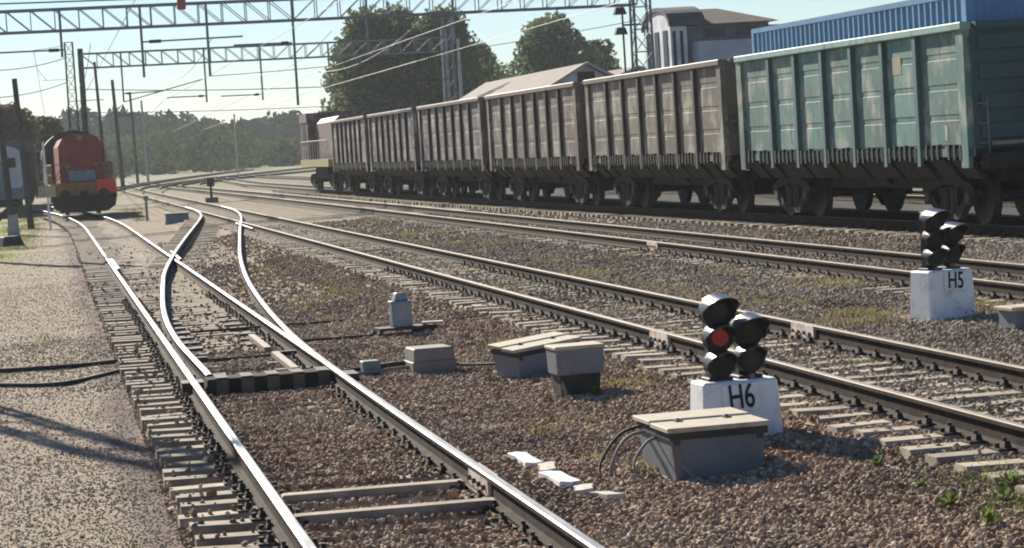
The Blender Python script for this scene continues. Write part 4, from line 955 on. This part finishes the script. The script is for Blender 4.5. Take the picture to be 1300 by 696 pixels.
tree((39.4, 236, -.1), 10.8, 7.5, 'rounded tree just right of the big clump', 'leaf_mid', n=6000, base=.05)
tree((43.0, 248, -.1), 12.8, 6.5, 'pointed tree between the big clump and the broad tree', 'leaf_dark', n=5000, base=.05)
tree((47.0, 262, -.1), 11.4, 6.5, 'dim tree filling the gap behind the long low shed', 'leaf_mid', n=5000, base=.05)
tree((46.2, 227, -.1), 14.4, 10.0, 'broad domed dark green tree behind the long low shed', 'leaf_dark', n=16000, base=.06, blobs=44)
tree((51.6, 231, -.1), 12.2, 4.0, 'slender tree right of the broad domed tree', 'leaf_mid', n=5000, base=.06)
tree((54.0, 238, -.1), 10.6, 3.4, 'small tree against the left of the lattice mast', 'leaf_mid', n=4000, base=.06)
tree((-2.2, 206, -.3), 8.3, 4.6, 'yellowing tree behind the coaches at the left edge', 'leaf_autumn', n=5000, size=.26, group='trees at the left edge')
tree((.4, 214, -.3), 7.2, 3.6, 'loose small tree between the coaches and the lattice mast', 'leaf_autumn', n=3500, size=.24, group='trees at the left edge')
tree((-5.6, 214, -.3), 8.8, 5, 'yellow green tree mostly cut off by the left edge', 'leaf_autumn', n=5000, size=.28, group='trees at the left edge')
# forest along the horizon
P = []
for k in range(1000):
    x = rng.uniform(-160, 330); y = rng.uniform(540, 680); hh = 11.5 + 2.6 * math.sin(x * .045 + 1) + 1.6 * math.sin(x * .13) + rng.uniform(-1.2, .8) + (1.6 if rng.random() < .05 else 0); w = rng.uniform(3.5, 6)
    q = rng.normal(size=(150, 3)); q /= np.linalg.norm(q, axis=1)[:, None]; q *= rng.uniform(.5, 1, (150, 1)) ** .5
    z = .5 + .5 * q[:, 2]; q[:, 0] *= w * (1.1 - z * .45); q[:, 1] *= w; q[:, 2] = z * hh
    q[:, 0] += x; q[:, 1] += y; P.append(q)
P = np.concatenate(P); o = quad_obj('forest', quads(P, 1.1), 'leaf_forest'); tag(o, 'dark green forest closing the horizon behind the yard', 'forest', kind='stuff')
P = []
for k in range(420):
    x = rng.uniform(-30, 130); y = rng.uniform(400, 520); hh = rng.uniform(2.5, 6.5) + 2.5 * math.sin(x * .07) ; hh = max(2, hh); w = rng.uniform(1.8, 3.6)
    q = rng.normal(size=(70, 3)); q /= np.linalg.norm(q, axis=1)[:, None]; q *= rng.uniform(.4, 1, (70, 1)) ** .5
    q *= (w, w, hh / 2); q[:, 2] += hh / 2; q += (x, y, .3); P.append(q)
P = np.concatenate(P); o = quad_obj('bushes', quads(P, .7), 'leaf_bush'); tag(o, 'light green bushes and scrub before the dark forest', 'bushes', kind='stuff')

# ------------------------------------------------------------------ grass and weeds
def blades(pts, hmin, hmax, wid):
    n_ = len(pts); a = rng.uniform(0, 2 * np.pi, n_); h_ = rng.uniform(hmin, hmax, n_); ln = rng.normal(0, .35, (n_, 2)) * h_[:, None]
    u = np.stack([np.cos(a), np.sin(a), np.zeros(n_)], 1) * wid; top = pts + np.concatenate([ln, h_[:, None]], 1); mid = pts + np.concatenate([ln * .3, h_[:, None] * .55], 1)
    return np.stack([pts - u * .7, pts + u * .7, mid + u * .5, top], 1).reshape(-1, 3)
def patch_pts(spots, per):
    P = []
    for (x, y, rx, ry, k) in spots:
        n_ = int(per * k); q = rng.normal(size=(n_, 2)) * .5; 
        for (a, c) in q: X_, Y_ = x + a * rx, y + c * ry; P.append((X_, Y_, gz(X_, Y_) - .005))
    return np.array(P)
dry = [(rng.uniform(8.5, 10.9), rng.uniform(24, 85), rng.uniform(.15, .7), rng.uniform(.4, 1.6), rng.uniform(.3, 1)) for _ in range(40)]
dry += [(rng.uniform(3.6, 5.9), rng.uniform(15, 60), rng.uniform(.1, .3), rng.uniform(.1, .4), rng.uniform(.08, .3)) for _ in range(34)]
dry += [(rng.uniform(6.9, 7.5), rng.uniform(22, 70), .25, .8, .25) for _ in range(22)] + [(9.4, 28.6, .3, .8, 1.2), (9.0, 27.6, .4, .6, 1.), (10.6, 27.2, .4, .5, .8), (11.3, 60, .4, 5, 2), (5.4, 23.6, .35, .7, 1.0), (5.2, 29.6, .25, .5, .7), (4.9, 44, .6, 3, 1.5)]
tag(quad_obj('dry_grass', blades(patch_pts(dry, 260), .02, .11, .004), 'grass_dry'), 'dry straw-coloured grass growing in the ballast between the tracks', 'grass', kind='stuff')
gre = [(rng.uniform(-2.3, -.5), rng.uniform(80, 150), .6, 4, 1) for _ in range(30)] + [(4.2, 125, .5, 7, 3), (4.6, 140, .8, 9, 3), (4.0, 115, .4, 4, 1.4), (5.3, 27.6, .2, .6, .7), (5.75, 15.3, .3, .5, .8), (5.6, 14.3, .3, .4, .8), (5.95, 15.0, .2, .4, .5), (5.9, 14.0, .25, .3, .5), (10.5, 25.2, .3, .5, .6), (.4, 17.5, .12, .8, .06), (-.2, 40, .25, 2, .3)]
tag(quad_obj('green_grass', blades(patch_pts(gre, 380), .015, .09, .006), 'grass_green'), 'fresh green grass in patches at the left edge and in the near right corner', 'grass', kind='stuff')
def weed(x, y, s, label):
    b = MB(); r_ = random.Random(int(x * 1000))
    t = empty('weed', (x, y, gz(x, y))); tag(t, label, 'weed', 'small green weeds in the ballast')
    for k in range(26):
        a = r_.uniform(0, 6.28); e = r_.uniform(.3, 1.3); L_ = s * r_.uniform(.5, 1.1); c = Vector((math.cos(a) * L_ * math.cos(e), math.sin(a) * L_ * math.cos(e), L_ * math.sin(e)))
        sd_ = Vector((-math.sin(a), math.cos(a), .2)) * s * .16; b.add([c * .35, c * .72 + sd_, c, c * .72 - sd_], [(0, 1, 2, 3)], 'weed_leaf')
    b.build('leaves', t); b = MB()
    for k in range(3): b.tube((0, 0, -.01), (s * .15 * (k - 1), s * .1, s * .6), .003, 'weed_leaf', 4)
    b.build('stem', t)
for a_ in ((4.93, 23.1, .15, 'bright green weed in the shade of the small box on a leg'), (5.5, 16.6, .10, 'small weed in the ballast right of the front cable box shadow'), (5.42, 15.5, .09, 'weed leading the green patch in the near right corner'), (5.32, 14.7, .12, 'leafy weed left in the green patch of the near right corner'), (5.62, 14.55, .13, 'leafy weed in the middle of the near right green patch'), (5.28, 13.95, .12, 'weed at the bottom edge of the picture, right side'), (5.8, 14.9, .12, 'weed at the right border of the near corner patch'), (4.5, 21.3, .07, 'tiny weed in the ballast left of the H6 block'), (4.35, 28.6, .12, 'weed growing behind the point machine')): weed(*a_)

# ------------------------------------------------------------------ ballast stones
def stone_proto(k, m):
    bm = bmesh.new(); bmesh.ops.create_icosphere(bm, subdivisions=1, radius=1); r_ = random.Random(k)
    sx, sy, sz = r_.uniform(.8, 1.2), r_.uniform(.7, 1.), r_.uniform(.5, .75)
    for v in bm.verts:
        f = r_.uniform(.72, 1.15); v.co = Vector((v.co.x * sx * f, v.co.y * sy * f, v.co.z * sz * f))
    me_ = bpy.data.meshes.new('stone'); bm.to_mesh(me_); bm.free(); me_.materials.append(m); return bpy.data.objects.new('stone', me_)
def stone_mat(name, stops):
    m = bpy.data.materials.new(name); m.use_nodes = True; n = m.node_tree.nodes; l = m.node_tree.links; b = n['Principled BSDF']; b.inputs['Roughness'].default_value = .9; b.inputs['Specular IOR Level'].default_value = .2
    oi = n.new('ShaderNodeObjectInfo'); cr = n.new('ShaderNodeValToRGB'); l.new(oi.outputs['Random'], cr.inputs[0]); e = cr.color_ramp.elements
    e[0].position, e[0].color = stops[0][0], (*stops[0][1], 1); e[1].position, e[1].color = stops[-1][0], (*stops[-1][1], 1)
    for p, c in stops[1:-1]: q = e.new(p); q.color = (*c, 1)
    ge = n.new('ShaderNodeNewGeometry'); mp = n.new('ShaderNodeMapping'); mp.inputs['Scale'].default_value = (1, .6, 1); l.new(ge.outputs['Position'], mp.inputs[0])
    src = cr.outputs[0]
    for sc_, a_, b_, colr, amt in ((.8, .50, .68, (.07, .055, .045), .55), (.5, .52, .70, (.42, .35, .27), .5), (2.2, .56, .70, (.22, .11, .07), .5)):
        no = n.new('ShaderNodeTexNoise'); no.inputs['Scale'].default_value = sc_; no.inputs['Detail'].default_value = 5; va = n.new('ShaderNodeVectorMath'); va.operation = 'ADD'; va.inputs[1].default_value = (sc_ * 31, sc_ * 17, 0)
        l.new(mp.outputs[0], va.inputs[0]); l.new(va.outputs[0], no.inputs['Vector'])
        mr = n.new('ShaderNodeMapRange'); mr.inputs[1].default_value = a_; mr.inputs[2].default_value = b_; mr.inputs[4].default_value = amt; l.new(no.outputs['Fac'], mr.inputs[0])
        mx = n.new('ShaderNodeMix'); mx.data_type = 'RGBA'; mx.inputs[7].default_value = (*colr, 1); l.new(mr.outputs[0], mx.inputs[0]); l.new(src, mx.inputs[6]); src = mx.outputs[2]
    l.new(src, b.inputs['Base Color']); return m
mats_s = [stone_mat('stone_red', [(0, (.18, .115, .075)), (.5, (.33, .22, .145)), (.85, (.45, .325, .225)), (1, (.60, .49, .37))]),
          stone_mat('stone_beige', [(0, (.26, .205, .145)), (.6, (.42, .33, .235)), (1, (.58, .49, .37))]),
          stone_mat('stone_dry', [(0, (.17, .135, .095)), (.5, (.32, .25, .18)), (.9, (.45, .36, .27)), (1, (.60, .52, .41))])]
def stones(name, mi, P, S, label):
    """points with a size each; the stones are instanced on them"""
    me_ = bpy.data.meshes.new(name); me_.vertices.add(len(P)); me_.vertices.foreach_set('co', P.astype(np.float32).ravel())
    at = me_.attributes.new('size', 'FLOAT', 'POINT'); at.data.foreach_set('value', S.astype(np.float32)); me_.update()
    o = bpy.data.objects.new(name, me_); col.objects.link(o)
    pc = bpy.data.collections.new(name + '_kinds')
    for k in range(4): pc.objects.link(stone_proto(k + mi * 10, mats_s[mi]))
    ng = bpy.data.node_groups.new(name, 'GeometryNodeTree'); ng.interface.new_socket('Geometry', in_out='INPUT', socket_type='NodeSocketGeometry'); ng.interface.new_socket('Geometry', in_out='OUTPUT', socket_type='NodeSocketGeometry')
    n = ng.nodes; l = ng.links; gi = n.new('NodeGroupInput'); go = n.new('NodeGroupOutput'); ci = n.new('GeometryNodeCollectionInfo'); ci.inputs[0].default_value = pc; ci.inputs[1].default_value = True; ci.inputs[2].default_value = True
    ip = n.new('GeometryNodeInstanceOnPoints'); ip.inputs['Pick Instance'].default_value = True
    rv = n.new('FunctionNodeRandomValue'); rv.data_type = 'FLOAT_VECTOR'; rv.inputs[0].default_value = (0, 0, 0); rv.inputs[1].default_value = (6.28, 6.28, 6.28)
    na = n.new('GeometryNodeInputNamedAttribute'); na.data_type = 'FLOAT'; na.inputs[0].default_value = 'size'
    l.new(gi.outputs[0], ip.inputs['Points']); l.new(ci.outputs[0], ip.inputs['Instance']); l.new(rv.outputs[0], ip.inputs['Rotation']); l.new(na.outputs[0], ip.inputs['Scale']); l.new(ip.outputs[0], go.inputs[0])
    md = o.modifiers.new('stones', 'NODES'); md.node_group = ng; tag(o, label, 'ballast', kind='stuff'); return o
GXn, GZn = np.array(GX), np.array(GZ)
def gz_v(x, y):
    def n2(x, y): return (np.sin(x * 1.7 + 1.3 * np.sin(y * .9)) + np.sin(y * 2.3 + 1.1 * np.sin(x * 1.9)) + .5 * np.sin(x * 5.1 + y * 4.3)) / 2.5
    z = np.interp(x, GXn, GZn) + .012 * n2(x * 1.3, y * 1.1) + .006 * n2(x * 4 + 3, y * 3.7)
    return z - .09 * ((x > 1.6) & (x < 2.8) & (y > 16.2) & (y < 19.2))
BOXES = [(5.19, 19.1, .37, .22), (4.58, 17.85, .36, .47), (4.98, 26.15, .42, .36), (4.06, 27.75, .26, .27), (9.98, 27.45, .36, .26), (4.86, 23.6, .2, .16)]
def scatter(x0, x1, bands, smin, smax, keep=None):
    PP, SS = [], []
    for (y0, y1, dens) in bands:
        n_ = int((x1 - x0) * (y1 - y0) * dens); x = rng.uniform(x0, x1, n_); y = rng.uniform(y0, y1, n_); s = rng.uniform(smin, smax, n_) * (1 + .25 * (y > 30))
        lx, ly = x, y
        # inside the camera's wedge only (with a margin for a step to the side)
        ok = (x > -1.2 - .03 * y) & (x < 1.5 + .40 * y)
        z = gz_v(x, y) + s * .15
        for cx_, top, y_s, sp_, hl, g in ((2.17, -.195, 12.1, .545, 1.4, .775), (7.15, .005, 13, .545, 1.4, .745), (12.1, .075, 21, .545, 1.4, .75)):
            on = (np.abs(x - cx_) < hl); ph = np.abs(((y - y_s) / sp_ + .5) % 1 - .5) * sp_
            sl = on & (ph < .125)
            outer = np.abs(x - cx_) > g + .07
            z = np.where(sl, np.maximum(z, top + s * .3), z)
            pk = np.where(outer, np.where((cx_ == 2.17) & (x > cx_), .9, .06), np.where(cx_ == 2.17, np.where(x > 2.45, .5, .93), .6))
            ok &= ~(sl & (rng.random(n_) > pk))
            for s_ in (-1, 1): ok &= np.abs(x - (cx_ + s_ * g)) > .095 + s * .3
        for (bx_, by_, w_, d_) in BOXES: ok &= ~((np.abs(x - bx_) < w_) & (np.abs(y - by_) < d_))
        ok &= ~((x > 1.45) & (x < 2.95) & (((y > 17.03) & (y < 17.27)) | ((y > 18.13) & (y < 18.37)) | ((y > 27.1) & (y < 27.7))))
        if keep is not None: ok &= keep(x, y)
        PP.append(np.stack([x, y, z], 1)[ok]); SS.append(s[ok])
    return np.concatenate(PP), np.concatenate(SS)
wob = lambda x, y: x + .25 * np.sin(y * 1.3) + .2 * np.sin(y * 3.1 + x * 2)
P, S = scatter(.75, 6.3, [(13, 24, 900), (24, 36, 560), (36, 60, 220), (60, 80, 70)], .011, .036, keep=lambda x, y: ~((y > 33) & (np.abs(x - 2.3) < .75) & (rng.random(len(x)) > .12)) & ~((y > 42) & (np.abs(x - 3.2) < 1.6) & (rng.random(len(x)) > .4)))
stones('ballast_stones', 0, P, S, 'reddish brown crushed stone ballast around the nearest track and the signal boxes')
P, S = scatter(-2.5, .95, [(13, 24, 620), (24, 40, 300), (40, 60, 110), (60, 85, 40)], .005, .0145)
P2, S2 = scatter(-2.5, .95, [(13, 40, 4)], .012, .024)
stones('path_gravel', 1, np.concatenate([P, P2]), np.concatenate([S, S2]), 'fine beige gravel of the trodden path on the left')
P, S = scatter(6.0, 16.2, [(15, 26, 620), (26, 40, 420), (40, 62, 170), (62, 85, 60)], .012, .038)
stones('yard_stones', 2, P, S, 'mixed grey and tan stones around the middle tracks and the H5 signal')

# ------------------------------------------------------------------ air
hm = bpy.data.materials.new('haze'); hm.use_nodes = True; hn = hm.node_tree.nodes; hn.remove(hn['Principled BSDF'])
pv = hn.new('ShaderNodeVolumePrincipled'); pv.inputs['Color'].default_value = (.86, .93, .97, 1); pv.inputs['Density'].default_value = .00019; pv.inputs['Anisotropy'].default_value = .25
hm.node_tree.links.new(pv.outputs[0], hn['Material Output'].inputs['Volume'])
hb = bpy.data.meshes.new('haze'); x_, y0_, y1_, z0_, z1_ = 3400, -300, 5000, -2.5, 24
hb.from_pydata([(-x_, y0_, z0_), (x_, y0_, z0_), (x_, y1_, z0_), (-x_, y1_, z0_), (-x_, y0_, z1_), (x_, y0_, z1_), (x_, y1_, z1_), (-x_, y1_, z1_)], [], [(3, 2, 1, 0), (4, 5, 6, 7), (0, 1, 5, 4), (1, 2, 6, 5), (2, 3, 7, 6), (3, 0, 4, 7)])
hb.materials.append(hm); ho_ = bpy.data.objects.new('haze', hb); col.objects.link(ho_); ho_['kind'] = 'stuff'; ho_['label'] = 'thin pale summer haze over the rail yard'
